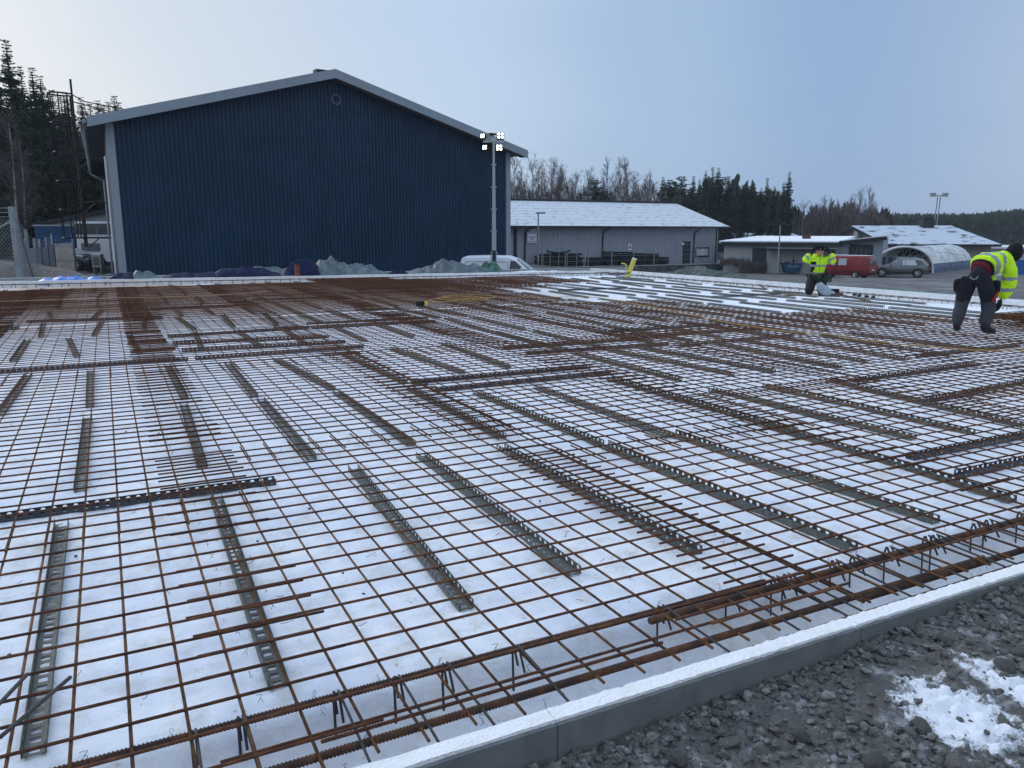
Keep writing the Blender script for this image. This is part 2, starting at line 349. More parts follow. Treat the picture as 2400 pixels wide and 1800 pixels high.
for k, (px, py, s) in enumerate(bigs):
    p = at(px, py, .01); o = link('stone', rocks2[k % 8], None, (p.x, min(p.y, 1.64), gravel_z(p.x, p.y) + s * .12), (rr.uniform(-.3, .3), rr.uniform(-.3, .3), rr.uniform(0, 6)), s * 1.15)
    tag(o, f'{["small", "medium", "large"][(s > .032) + (s > .045)]} grey stone in the gravel, {ORD[sum(1 for q_ in bigs if q_[0] < px)]} from the left', 'stone', 'larger stones in the gravel beside the formwork')
# ---- formwork walls of the bed
fw = thing('front_formwork', 'long white foam edge form with grey cement facing between bars and gravel', 'formwork', (0, 1.685, 0), -.007)
PL = 1.2
def edge_piece(mbx, x0, x1, y0, y1, z0, z1, rough=True, step=.02):
    nn = max(2, int((x1 - x0) / step)); i0 = len(mbx.v); a = .004 if rough else 0
    for i in range(nn + 1):
        x = x0 + (x1 - x0) * i / nn; j1 = a * nz3(x * 30, 1) + a * .8 * nz3(x * 90, 5); j2 = a * nz3(x * 33, 9)
        for (y, z) in ((y0, z0), (y0 + j2 * .3, z1 + j1), ((y0 + y1) / 2, z1 + j1 * .5 + a * nz3(x * 50, 3)), (y1 + j2 * 1.2, z1 + j2), (y1, z0)): mbx.v.append((x, y, z)); 
    for i in range(nn):
        for k in range(4): q = i0 + i * 5 + k; mbx.f.append((q, q + 5, q + 6, q + 1)); mbx.mi.append(0)
    mbx.f.append(tuple(i0 + k for k in range(5))); mbx.f.append(tuple(i0 + nn * 5 + k for k in reversed(range(5)))); mbx.mi += [0, 0]
for k in range(-5, 14):
    x0 = 1.0 + PL * k + .0015; x1 = x0 + PL - .003
    if x1 > 17: x1 = 17
    mb = MB(); edge_piece(mb, x0, x1, .012, .066, -.24, .122, True, .015 if -1 < k < 5 else .06); mb.build('foam_panel', M['eps'], fw)
    mb = MB(); edge_piece(mb, x0, x1, -.002, .0118, -.26, .112, True, .03 if -1 < k < 5 else .1); mb.build('facing_board', M['board'], fw)
rw = thing('right_formwork', 'white foam edge form along the right side of the bed', 'formwork', (RX, 1.8, 0))
yy = 0
while yy < 21.8:
    mb = MB(); mb.box((.05, yy + .6, .005), (.10, 1.197, .27)); mb.build('foam_panel', M['eps_in'], rw)
    mb = MB(); mb.box((.108, yy + .6, -.02), (.014, 1.197, .25)); mb.build('facing_board', M['board'], rw); yy += 1.2
fa = math.atan(-.125)
ff = thing('far_formwork', 'white foam edge form along the far side of the bed below the tarps', 'formwork', (RX + .1, far_y(RX + .1), 0), fa)
for k in range(21):
    mb = MB(); mb.box((-.6 - 1.2 * k, .05, -.0), (1.197, .10, .26 + .012 * (k % 2))); mb.build('foam_panel', M['eps_in'], ff)
kerb = thing('concrete_kerb', 'low pale concrete kerb behind the tarps in front of the warehouse', 'kerb', (17.8, far_y(17.8) + 2.3, 0), fa)
for k in range(7):
    mb = MB(); mb.box((-1.5 - 3 * k, 0, -.12), (2.985, .25, .46)); mb.build('kerb_stone', M['kerb'], kerb)
# ================================================================= REBAR
def bar_mesh(name, Lg, r, n, m, axis):
    b = MB(); p = ((0, 0, 0), (Lg, 0, 0)) if axis == 'x' else ((0, 0, 0), (0, Lg, 0)); b.tube(p, r, n)
    me = b.mesh(name); me.materials.append(m); me.polygons.foreach_set('use_smooth', [True] * n + [False, False]); return me
BR = .0052; MZ = .045
short = bar_mesh('cross_bar', 2.40, BR, 6, M['bar_top'], 'x')
longm = {}
def long_bar(Lg):
    k = round(Lg, 2)
    if k not in longm: longm[k] = bar_mesh('length_bar', k, BR, 6, M['bar_low'], 'y')
    return longm[k]
rb = random.Random(11)
ROWN = ['nearest', 'second', 'third', 'fourth', 'farthest']
X0, PX = .16, 1.95
sheets = {}
for row, (y0, y1) in enumerate(((1.87, 4.32), (3.9, 8.9), (8.45, 13.45), (13.0, 18.0), (17.55, 22.5))):
    for k in range(-2 if row < 3 else -2, 7):
        a, b_ = y0, y1; xs0 = X0 + PX * k
        if row == 0 and k in (0, 2): b_ = 5.32
        if row == 1 and k in (0, 2): a = 4.9
        if row == 1 and k == 6: b_ = 7.3
        if row == 2 and k == 5: b_ = 10.1
        if row >= 2 and k == 6: continue
        if row >= 3 and k > 4 - (row == 3): 
            if not (row == 4 and k == 5): continue
        if row == 4 and k == 5: a = 18.9; 
        s = thing('rebar_mesh', f'rusty welded rebar mesh sheet, {ORD[k + 2]} from the left in the {ROWN[row]} row', 'rebar mesh', (xs0, a, MZ + .0095 * (k % 2) + .019 * (row % 2)), rb.uniform(-.0012, .0012), 'rebar mesh sheets lapped over the bed')
        sheets[(row, k)] = s
        off = (.12, .04, .14, .09, .04)[row] + {-2: 0, -1: 0, 0: .03, 1: .09, 2: .10, 3: 0, 4: .06, 5: 0, 6: .05}[k]
        if row == 1 and k in (0, 2): off += .05
        if row == 4 and k == 5: off = .05
        y = off
        pe_ = ((5.32 if k in (0, 2) else 4.32), (7.3 if k == 6 else 8.9), (10.1 if k == 5 else 13.45), 18.0)[row - 1] if row else 0
        while y + a < pe_ - .05 and not (row == 4 and k == 5): y += .15
        while y < (b_ - a) - .02:
            o = link('cross_bar', short, s, (rb.uniform(-.012, .012), y + rb.uniform(-.003, .003), BR * 1.9), (0, rb.uniform(-.002, .002), rb.uniform(-.0042, .0042))); y += .15
        for j in range(0 if k == -2 else (2 if k % 2 else 3), 16):
            link('length_bar', long_bar(b_ - a), s, (.085 + .15 * j + (.003 if k % 2 else -.003), rb.uniform(-.02, .02), 0), (rb.uniform(-.0008, .0008), 0, rb.uniform(-.0022, .0022)))
# second, loosely dropped sheets that make the far left read as a thick brown lattice
for q, (x, y, rz) in enumerate(((-3.2, 16.2, .02), (5.2, 18.0, .03))):
    s = thing('rebar_mesh', f'rusty mesh sheet dropped loosely on the others, {ORD[q]} of the upper layer', 'rebar mesh', (x, y, MZ + .045), rz, 'rebar mesh sheets of the loose upper layer')
    for i in range(33): link('cross_bar', short, s, (rb.uniform(-.01, .01), .1 + .15 * i, BR * 1.9))
    for j in range(16): link('length_bar', long_bar(5.0), s, (.085 + .15 * j, 0, 0))
# orange overlap bars near the right edge (thick bundle at the far left of the second row)
bun = thing('rebar_bundle', 'bundle of short rusty bars lying on the mesh left of the long grey channels', 'rebar bundle', (.2, 9.95, MZ + .045))
for i in range(11): link('short_bar', bar_mesh('short_bar', .46, .006, 6, M['bar_top'], 'x'), bun, (rb.uniform(-.03, .03), i * .062, (i % 2) * .008), (0, 0, rb.uniform(-.03, .03)))
# vertical brown strip of stacked offcuts
of = thing('rebar_bundle', 'stack of narrow rusty mesh offcuts running away behind the short bar bundle', 'rebar bundle', (.35, 13.6, MZ + .05))
for i in range(18): link('short_bar', bar_mesh('short_bar', .42, .006, 5, M['bar_top'], 'x'), of, (.01 * i + rb.uniform(-.04, .04), i * .27, .006 * (i % 3)), (0, 0, rb.uniform(-.05, .05)))
for j in range(5): link('length_bar', bar_mesh('length_bar', 4.9, .005, 5, M['bar_top'], 'y'), of, (.05 + j * .07, 0, -.008), (0, 0, -.045))
# mesh stack on the right
for q, (dz, dx, dy) in enumerate(((0, 0, 0), (.022, .1, .06), (.044, -.06, .1), (.066, .14, .02), (.088, .03, .13), (.11, .2, .07))):
    s = thing('rebar_mesh', f'rusty mesh sheet, {ORD[q]} from the bottom of the stack at the right edge', 'rebar mesh', (11.85 + dx, 6.5 + dy * .6, MZ + .03 + dz), rb.uniform(-.03, .03), 'stacked rebar mesh sheets on the right')
    for i in range(7): link('cross_bar', short, s, (0, .05 + .15 * i, BR * 2))
    for j in range(16): link('length_bar', long_bar(1.0), s, (.085 + .15 * j, 0, 0))
# ---- edge beam cage along the front
def rib_bar(name, x0, x1, y, z, r, parent, m, n=10, rib=.011, ribs=True):
    b = MB(); pts = []; rs = []; x = x0
    if ribs and x0 < 5:
        while x < min(x1, 5.2):
            pts += [(x, 0, 0), (x + rib * .35, 0, 0), (x + rib * .5, 0, 0), (x + rib * .85, 0, 0)]; rs += [r * .9, r * .9, r * 1.1, r * 1.1]; x += rib
    pts.append((x1 if x1 > x else x, 0, 0)); rs.append(r); 
    if len(pts) < 2: pts = [(x0, 0, 0), (x1, 0, 0)]; rs = [r, r]
    b.tube([(p[0], y, z) for p in pts], rs, n); return b.build(name, m, parent)
cage = thing('edge_beam_cage', 'ribbed bars and stirrups of the edge beam in the trench by the front form', 'rebar cage', (0, 0, -.014))
cage.scale = (.974, .974, 1)
rib_bar('beam_bar', -1.0, 2.35, 2.265, .052, .0125, cage, M['bar_big'])
o = rib_bar('beam_bar', 1.72, 9, 2.215, .05, .014, cage, M['bar_big'])
rib_bar('beam_bar', .15, 3.4, 1.99, .058, .0125, cage, M['bar_big'])
rib_bar('beam_bar', 2.6, 9, 1.975, .05, .0135, cage, M['bar_big'])
rib_bar('beam_bar', -.4, 9, 1.885, .045, .013, cage, M['bar_big'])
rib_bar('beam_bar', .2, 9, 1.835, .030, .013, cage, M['bar_big'])
rib_bar('beam_bar', -1, 9, 2.0, -.19, .009, cage, M['bar_big'], ribs=False)
rib_bar('beam_bar', -1, 9, 1.86, -.19, .009, cage, M['bar_big'], ribs=False)
# lapped ends of thinner top bars
for (x0, x1, y, z) in ((.42, 1.6, 1.995, .098), (.10, .75, 2.17, .105), (1.75, 2.75, 2.10, .102), (1.85, 2.5, 2.02, .10), (2.05, 2.7, 2.18, .104)):
    rib_bar('lap_bar', x0, x1, y, z, .0058, cage, M['bar_top'], 8, .009)
sxl = [-.17, .05, .25, .46, .67, .88, 1.09, 1.79, 2.1, 2.32, 2.52, 2.72, 2.90, 3.14, 3.31, 3.52, 3.73, 3.94] + [4.15 + .21 * i for i in range(22)]
b = MB()
b.tube([(0, 2.235, .01), (0, 2.262, .055), (0, 2.268, .068), (0, 2.272, .066), (0, 2.28, .04), (0, 2.265, -.19), (0, 1.85, -.20)], .0046, 6)
b.tube([(.012, 2.205, -.005), (.012, 2.25, .064), (.012, 2.262, .072), (.013, 2.24, .070), (.014, 1.86, .062), (.014, 1.845, .05), (.014, 1.838, -.19)], .0046, 6)
st_me = b.mesh('stirrup'); st_me.materials.append(M['stirrup']); st_me.polygons.foreach_set('use_smooth', [True] * len(st_me.polygons))
for x in sxl: link('stirrup', st_me, cage, (x, rb.uniform(-.01, .004), rb.uniform(-.003, .003)), (0, 0, rb.uniform(-.05, .05)))
# cages along the far and right sides
def side_cage(label, p0, dvec, nrm, length, rot):
    c = thing('edge_beam_cage', label, 'rebar cage', p0, rot)
    b = MB(); b.tube(((0, 0, -.12), (0, 0, .06), (0, .05, .075), (0, .26, .075), (0, .28, .05), (0, .28, -.12)), .006, 5); me = b.mesh('stirrup'); me.materials.append(M['stirrup'])
    t = .15
    while t < length: link('stirrup', me, c, (t, rb.uniform(-.01, .01), rb.uniform(-.006, .006)), (0, 0, rb.uniform(-.25, .25))); t += rb.choice((.16, .28, .28, .3))
    for (dy, z) in ((.02, .065), (.24, .062), (.1, -.1)):
        b = MB(); b.tube(((0, dy, z), (length, dy, z)), .008, 6); b.build('beam_bar', M['bar_big'], c)
side_cage('dark stirrup cage standing inside the right white form', (RX - .42, 2.4, 0), 0, 0, 21, PI / 2)
side_cage('dark stirrup cage standing inside the far white form', (-7.5, far_y(-7.5) - .42, 0), 0, 0, 23.6, fa)
for (a0, a1) in (((7.0, 22.85), (12.0, 22.2)), ):
    pass
# tie wires with curled ends
b = MB(); b.tube([(.012, 0, 0), (.004, .006, .012), (-.003, 0, .025), (-.012, .004, .038), (-.004, .012, .044), (.01, .008, .040), (.016, 0, .034)], .0012, 4)
b.tube([(-.012, 0, 0), (-.006, -.008, .012), (.003, 0, .02)], .0012, 4); tw = b.mesh('tie_wire'); tw.materials.append(M['wire'])
def tie(x, y, row=0, k=0, s=1.0):
    sh = sheets[(row, k)]; o = link('tie_wire', tw, sh, (x - sh.location.x, y - sh.location.y, .012), (rb.uniform(-.4, .4), rb.uniform(-.4, .4), rb.uniform(0, 6.28)), s * rb.uniform(.5, .8))
for i in range(16): tie(.30 + rb.choice((0, 0, .15)), 2.1 + .15 * i, 0, 0)
for i in range(14): tie(.26 + rb.uniform(-.01, .01), 4.9 + .15 * i, 1, 0, 1.1)
for i in range(22): tie(2.26 + rb.choice((0, 0, .15)), 2.05 + .15 * i, 0, 1)
for i in range(12): tie(4.15, 2.3 + .3 * i * .5, 0, 2)
for i in range(10): tie(rb.uniform(.4, 5.5), rb.uniform(2, 4), 0, rb.choice((1, 2)))
for j in range(9): tie(.9 + .15 * j, 5.02 + .02 * (j % 2), 0, 0)
for x in sxl[:18]:
    o = link('tie_wire', tw, cage, (x, 2.255, .068), (0, 0, rb.uniform(0, 6)), rb.uniform(.5, .8))
    if rb.random() < .6: link('tie_wire', tw, cage, (x, 1.87 + rb.uniform(0, .12), .06), (0, 0, rb.uniform(0, 6)), rb.uniform(.5, .7))
# loose bars, lower left
for q, (a, b_, lab) in enumerate((((0, 1728), (165, 1587), 'longer dark loose bar lying askew on the mesh at the lower left'), ((-40, 1690), (64, 1580), 'dark loose bar end leaning in at the left edge of the mesh'))):
    pa, pb = at(a[0], a[1], .105), at(b_[0], b_[1], .105); d = (pb - pa).normalized(); m_ = MB(); m_.tube(((0, 0, 0), pb - pa + d * 0), .0062, 8)
    tag(m_.build('loose_bar', M['stirrup'], loc=pa), lab, 'loose bar', 'loose dark bars at the lower left')
# ================================================================= SPACER CHANNELS
def channel_mesh(Lg, detail=True):
    W2, H, T = .030, .038, .0022; b = MB(); cells = int(Lg / .05)
    def perforated(origin, ux, uy, nrm, w, h, hw, hh, round_, cell):
        # one cell: rectangle w x h with a hole in the middle, given thickness
        o = Vector(origin); n_ = 8 if round_ else 4; i0 = len(b.v)
        def P_(x, y, t): return tuple(o + ux * x + uy * y + nrm * t)
        out_ = [(w, h / 2), (w, h), (w / 2, h), (0, h), (0, h / 2), (0, 0), (w / 2, 0), (w, 0)]
        if round_: inn = [(w / 2 + hw * math.cos(k * PI / 4), hh[0] + hh[1] * math.sin(k * PI / 4)) for k in range(8)]
        else: inn = [(w / 2 + hw, h / 2), (w / 2 + hw, h / 2 + hh), (w / 2, h / 2 + hh), (w / 2 - hw, h / 2 + hh), (w / 2 - hw, h / 2), (w / 2 - hw, h / 2 - hh), (w / 2, h / 2 - hh), (w / 2 + hw, h / 2 - hh)]
        for t in (-T / 2, T / 2):
            for p in out_ + inn: b.v.append(P_(*p, t))
        for k in range(8):
            q = (k + 1) % 8
            b.f.append((i0 + k, i0 + q, i0 + 8 + q, i0 + 8 + k)); b.f.append((i0 + 16 + k, i0 + 24 + k, i0 + 24 + q, i0 + 16 + q)); b.f.append((i0 + 8 + k, i0 + 8 + q, i0 + 24 + q, i0 + 24 + k)); b.mi += [0, 0, 0]
            if k in (1, 2, 5, 6): b.f.append((i0 + k, i0 + 16 + k, i0 + 16 + q, i0 + q)); b.mi.append(0)
    for i in range(cells):
        y = i * .05
        for s in (-1, 1): perforated((s * W2, y, .0), Vector((0, 1, 0)), Vector((0, 0, 1)), Vector((1, 0, 0)), .05, H, .0118, (.0225, .0105), True, i)
        perforated((-W2 + T, y, .004), Vector((0, 1, 0)), Vector((1, 0, 0)), Vector((0, 0, 1)), .05, 2 * W2 - 2 * T, .014, .014, False, i)
    return b
def chan(Lg, m):
    b = channel_mesh(Lg); me = b.mesh('spacer_channel'); me.materials.append(m); return me
CH = {('B', 2): chan(2.0, M['channel']), ('A', 2): chan(2.0, M['channel_dark']), ('B', 1): chan(1.6, M['channel'])}
nch = {}
def put_channel(p, q, m='B', grp=None, lab=None, key=2):
    p = Vector(p); q = Vector(q); d = q - p; ang = math.atan2(-d.x, d.y)
    o = link('spacer_channel', CH[(m, key)], None, (p.x, p.y, .004), (0, 0, ang)); tag(o, lab, 'spacer', grp); return o
SPA = [(-.31, 2.44, -.32, 4.55), (.39, 2.47, .44, 4.57), (1.17, 2.69, 1.29, 4.72), (1.73, 2.77, 1.78, 4.82), (2.36, 2.70, 2.35, 4.78), (3.06, 2.40, 3.02, 4.45), (3.74, 2.45, 3.66, 4.43), (4.42, 2.46, 4.51, 4.50), (5.15, 3.61, 5.04, 5.58), (5.68, 3.51, 5.63, 5.53), (6.23, 3.45, 6.43, 5.52)]
SPB = [(-.95, 5.3, -.93, 7.3), (-.25, 5.06, -.24, 7.13), (.44, 5.25, .49, 6.99), (1.11, 5.10, 1.13, 7.12), (1.82, 5.12, 1.82, 7.11), (2.48, 5.0, 2.50, 6.93), (3.02, 4.52, 2.99, 6.51), (3.60, 4.47, 3.61, 6.43), (4.50, 4.53, 4.50, 6.65)]
SPC = [(-.89, 7.55, -.83, 9.53), (-.23, 7.56, -.25, 9.5), (.53, 7.54, .52, 9.65), (1.11, 7.35, 1.14, 9.23), (1.83, 7.35, 1.70, 9.23), (2.56, 7.36, 2.51, 9.39), (3.3, 7.6, 3.2, 9.6), (3.9, 7.7, 3.95, 9.7)]
for nm, Ls in (('row nearest the front form', SPA), ('second row from the front form', SPB), ('third row from the front form', SPC)):
    for i, (a, b_, c, d) in enumerate(Ls): put_channel((a * .967, b_ * .967), (c * .967, d * .967), 'B', 'perforated spacer channels under the mesh', f'grey perforated spacer channel, {ORD[i]} from the left in the {nm}')
# the rest follows the same 0.65 m spacing
rc = random.Random(5)
rowsB = [(5.9, 'fourth'), (8.1, 'fifth'), (10.25, 'sixth'), (12.5, 'seventh'), (14.75, 'eighth'), (17.0, 'ninth'), (19.25, 'tenth'), (21.4, 'eleventh')]
for (y, nm) in rowsB:
    x = -2.9; cnt = 0
    while x < 14.9:
        skip = (y < 10 and x < 4.9) or (y < 7 and x > 9.5) or (x > 11 and y < 7.5) or (x > 14.6 and y < 9.5) or (y + 2 > far_y(x) - .7 and x < 3)
        if not skip:
            jx, ja = rc.uniform(-.1, .1), rc.gauss(0, .045); yy = y + rc.uniform(-.12, .12)
            if 12 < x and 9 < y < 13 and rc.random() < .25: x += .65; continue
            if x > 11.5 and y > 15 : ja *= 2
            if yy + 2.05 < far_y(x) - .35:
                put_channel((x + jx, yy), (x + jx + ja * 2, yy + 2), 'B', 'perforated spacer channels under the mesh', f'grey perforated spacer channel, {ORD[cnt % 30]} from the left in the {nm} row from the front form'); cnt += 1
        x += .65
SA = [((-1.27, 4.72), (.73, 4.70)), ((-1.3, 9.9), (.70, 9.92)), ((.85, 9.95), (2.9, 9.98)), ((2.62, 7.33), (4.59, 7.29)), ((2.66, 6.85), (4.64, 6.88)), ((4.67, 3.29), (6.66, 3.30)), ((4.60, 2.90), (6.6, 2.89)), ((6.66, 5.38), (8.70, 5.44)),
      ((-3.35, 14.5), (-1.35, 14.35)), ((-1.26, 15.35), (.80, 15.11)), ((.69, 16.8), (2.75, 16.86)), ((2.80, 18.1), (4.71, 17.9)), ((.70, 12.23), (2.7, 12.40)), ((.71, 11.45), (2.76, 11.18)), ((.76, 10.65), (2.82, 10.56)), ((2.85, 12.95), (4.85, 12.85)), ((2.78, 12.35), (4.75, 12.31)),
      ((4.5, 9.0), (6.45, 8.95)), ((4.55, 8.48), (6.6, 8.35)), ((6.74, 9.86), (8.7, 9.8)), ((6.9, 9.1), (8.9, 9.03)), ((6.7, 8.22), (8.74, 8.22)), ((8.64, 6.12), (10.63, 6.14)), ((6.41, 4.41), (8.4, 4.58)), ((12.41, 14.08), (14.4, 14.03)), ((10.3, 17.5), (12.3, 17.4))]
for i, ((a, b_), (c, d)) in enumerate(SA):
    nm = f'dark perforated channel lying crosswise to the others, {ORD[i]} counted from the lower left' if i < 30 else ''
    put_channel((a * .967, b_ * .967), (c * .967, d * .967), 'A', 'dark spacer channels lying crosswise', nm)
ofs = MB(); rw_ = random.Random(31)
for k in range(150):
    x, y = rw_.uniform(-.8, 6), rw_.uniform(2.4, 7); a = rw_.uniform(0, 6.28); l_ = rw_.uniform(.015, .06); p = Vector((x, y, .012)); d_ = Vector((math.cos(a), math.sin(a), rw_.uniform(-.1, .3)))
    ofs.tube((p, p + d_ * l_ * .5, p + d_ * l_ + Vector((0, 0, rw_.uniform(0, .012)))), .0012, 3)
    if k % 3 == 0: ofs.box((x + .3, y + .1, .008), (rw_.uniform(.006, .018), rw_.uniform(.005, .012), .006), rz=a)
tag(ofs.build('wire_offcuts', M['wire'], fix=False), 'tiny wire offcuts and crumbs scattered over the snow under the mesh', 'debris', kind='stuff')
# ================================================================= CABLE, PIPES AND SMALL THINGS ON THE BED
def cable(name, pts, r, m, lab, cat, z=.1, n=6):
    P3 = [Vector((p[0], p[1], (p[2] if len(p) > 2 else z))) for p in pts]; out_ = []
    for i in range(len(P3) - 1):
        a, b_, c, d = P3[max(i - 1, 0)], P3[i], P3[i + 1], P3[min(i + 2, len(P3) - 1)]
        for k in range(6):
            t = k / 6; out_.append(.5 * ((2 * b_) + (c - a) * t + (2 * a - 5 * b_ + 4 * c - d) * t * t + (3 * b_ - a - 3 * c + d) * t ** 3))
    out_.append(P3[-1]); o0 = out_[0].copy(); mb_ = MB(); mb_.tube([p - o0 for p in out_], r, n); return tag(mb_.build(name, m, smooth=True, loc=o0), lab, cat)
M['cable'] = mat('yellow_orange_cable', (.42, .24, .06), .6)
cable('cable', [(5.1, 13.6, .13), (6.1, 14.3, .13), (6.9, 14.6, .12), (7.9, 14.2, .12), (8.9, 13.7, .12), (8.7, 11.8, .125), (8.42, 10.04, .12), (8.2, 9.0, .12), (8.15, 8.3, .12), (8.15, 7.68, .12), (8.45, 7.2, .12), (8.3, 6.9, .12), (8.49, 6.1, .12), (8.67, 5.72, .12), (8.83, 5.46, .12), (9.4, 5.25, .12), (10.6, 5.6, .12)], .0065, M['cable'], 'yellow orange extension cable trailing across the rusty mesh', 'cable')
cable('cable_coil', [(6.0 + .55 * math.cos(t * .9) + .02 * t, 14.2 + .5 * math.sin(t * .9) + .04 * math.sin(3 * t), .13 + .004 * t) for t in range(20)], .0055, M['cable'], 'loose coil of yellow cable on the mesh beside the small connector box', 'cable coil')
cable('hose', [(-3.5, 18.2, .13), (-2, 18.0, .13), (0, 17.9, .13), (1, 17.7, .13), (2.2, 17.8, .13), (3.2, 18.3, .13)], .007, mat('tan_hose', (.42, .27, .15), .7), 'thin tan hose across the mesh at the far left', 'hose')
bx = thing('connector_box', 'small black and yellow power connector box on the mesh', 'connector box', (5.05, 13.55, .11), .3)
b = MB(); b.box((0, 0, .05), (.13, .09, .09)); b.build('housing', M['black'], bx); b = MB(); b.box((.11, 0, .05), (.08, .07, .07)); b.build('plug', mat('yellow_plastic', (.6, .5, .05), .5), bx)
M['yellow'] = mat('yellow_pipe_plastic', (.62, .58, .10), .5, var=.15, vscale=8)
pb = at(1470, 652, -.02); yp = thing('yellow_pipe', 'thick leaning yellow pipe with white cap rising at the far right corner', 'pipe', pb)
b = MB(); b.tube(((0, 0, 0), RT * .21 + Vector((0, 0, .60))), .072, 14); b.build('pipe', M['yellow'], yp, smooth=False)
b = MB(); b.tube((RT * .21 + Vector((0, 0, .60)), RT * .22 + Vector((0, 0, .64))), .078, 14); b.build('cap', M['white'], yp)
cable('yellow_hose', [tuple(pb + RT * x + Vector((0, 0, z))) for x, z in ((-.03, 0), (-.05, .2), (-.04, .40), (-.10, .46), (-.2, .47))], .02, M['yellow'], 'short hooked yellow hose beside the thick yellow pipe', 'hose')
cable('bent_wire', [tuple(pb + RT * x + Vector((0, .1, z))) for x, z in ((-.1, 0), (.25, .42), (.3, .45), (.36, .3), (.5, .05))], .008, M['galv'], 'thin pale wire arching behind the yellow pipe', 'wire')
cable('black_hose', [tuple(at(px, py, .1)) for px, py in ((1425, 641), (1445, 645), (1460, 640))] + [tuple(at(1475, 640, .3))], .02, M['black'], 'black hose crossing the white form at the far corner', 'hose')
# ---- things near the kneeling worker
kn = at(1911, 693, 0)
for q, (a, b_, lab) in enumerate((((1790, 684), (1880, 687), 'brown steel rod on the snow left of the kneeling worker'), ((1975, 692), (2040, 706), 'brown steel rod on the snow right of the kneeling worker'), ((1822, 694), (1868, 692), 'short brown rod lying left of the kneeling worker\'s knees'), ((1778, 667), (1797, 678), 'thin dark bar leaning on the right form'))):
    pa, pb2 = at(*a, .02), at(*b_, .02); m_ = MB(); m_.tube(((0, 0, 0), pb2 - pa), .016, 6); tag(m_.build('steel_rod', M['bar_low'], loc=pa), lab, 'rod', 'loose rods by the kneeling worker')
tool = thing('tool_bag', 'flat brown tool tray with a black pouch on the snow by the kneeling worker', 'tool bag', at(1952, 693, 0), YAW)
b = MB(); b.box((0, 0, .04), (.38, .22, .07)); b.build('tray', mat('brown_leather', (.13, .085, .075), .8), tool); b = MB(); b.box((.04, .02, .11), (.16, .14, .09)); b.build('pouch', M['black'], tool)
for q, (px, py) in enumerate(((2003, 693), (2014, 695), (2031, 697), (2046, 699))):
    b = MB(); b.box((0, 0, .018), (.09, .05, .035)); b.tube(((-.06, 0, .03), (.07, .02, .05)), .01, 6)
    tag(b.build('clamp', M['black'], loc=at(px, py, 0)), f'small black clamp on the snow, {ORD[q]} to the right of the brown rod', 'clamp', 'small black clamps on the snow')
# ================================================================= TARPS
def tarp(name, lab, p0, p1, width, hs, m, seed, zb=.02, fold=1.0):
    p0, p1 = Vector(p0), Vector(p1); d = p1 - p0; Lg = d.length; u = d.normalized(); w = Vector((-u.y, u.x, 0)); nu = max(14, int(Lg / .085)); nv = 13
    mb_ = MB(); org = p0.copy(); rj = random.Random(seed * 13); n_ = nu + 1
    for j in range(nv + 1):
        for i in range(nu + 1):
            s, t = (i + rj.uniform(-.38, .38) * (0 < i < nu)) / nu, (j + rj.uniform(-.38, .38) * (0 < j < nv)) / nv * 2 - 1; fh = max(0, min(1, s)) * (len(hs) - 1); k = min(int(fh), len(hs) - 2); h = .98 * (hs[k] + (hs[k + 1] - hs[k]) * (fh - k))
            wv = width / 2 * (1 + .3 * nz3(s * Lg * 1.3, seed)); x = s * Lg; y = t * wv
            fold_ = .5 - abs(((x * 2.3 + .8 * nz3(x * .9, y * 1.5, seed) + y * .9 * nz3(x * .6, seed)) % 1) - .5); ridge = max(0, 1 - abs(t - .25 * nz3(x * 1.3, seed + 2)) ** 1.15)
            z = zb + h * ridge + fold * (.16 * fold_ + .05 * nz3(x * 4, y * 5, seed + 3) + .02 * rj.uniform(-1, 1)) * (.3 + min(h, .5) * 1.4) * (1 - abs(t) ** 5)
            mb_.v.append(tuple(u * x + w * y + Vector((0, 0, max(z, .0)))))
    for j in range(nv):
        for i in range(nu):
            q0 = j * n_ + i; q = (q0, q0 + 1, q0 + n_ + 1, q0 + n_)
            mb_.f += [(q[0], q[1], q[2]), (q[0], q[2], q[3])] if rj.random() < .5 else [(q[0], q[1], q[3]), (q[1], q[2], q[3])]; mb_.mi += [0, 0]
    o = mb_.build(name, m, loc=org, smooth=True, fix=False); me_ = o.data; me_.set_sharp_from_angle(angle=math.radians(26)) if hasattr(me_, 'set_sharp_from_angle') else None
    sm = o.modifiers.new('thickness', 'SOLIDIFY'); sm.thickness = .006; tag(o, lab, 'tarp'); return o
def on_far(px, dy=.7, z=0):
    d = ray(px, 640); a = Vector((RX, far_y(RX) + dy, 0)); u = Vector((1, -.125, 0))
    # solve t*d = a + s*u in plan
    det = d.x * (-u.y) - (-u.x) * d.y; t = (a.x * (-u.y) + u.x * a.y) / det; return Vector((d.x * t, d.y * t, z))
M['t_navy'] = mat('navy_tarp', (.006, .012, .050), .6, bump=.5, bscale=14, var=.3, vscale=3, spec=.12)
M['t_blue'] = mat('bright_blue_tarp', (.03, .15, .50), .4, bump=.4, bscale=9, spec=.45)
M['t_grey'] = mat('grey_green_tarp', (.065, .092, .105), .48, bump=.6, bscale=12, c2=(.125, .17, .185), vscale=4, spec=.3)
M['t_green'] = mat('green_tarp', (.018, .085, .055), .5, bump=.6, bscale=12, c2=(.08, .19, .16), vscale=4, spec=.3)
M['t_olive'] = mat('olive_grey_tarp', (.045, .06, .05), .55, bump=.8, bscale=12, c2=(.09, .115, .095), vscale=3)
T0 = .02
tarp('tarp', 'bright blue tarp lying flat over the far white form at the left', on_far(72, .5), on_far(255, .5), .9, [.02, .12, .16, .20, .14, .16, .04], M['t_blue'], 1, .03)
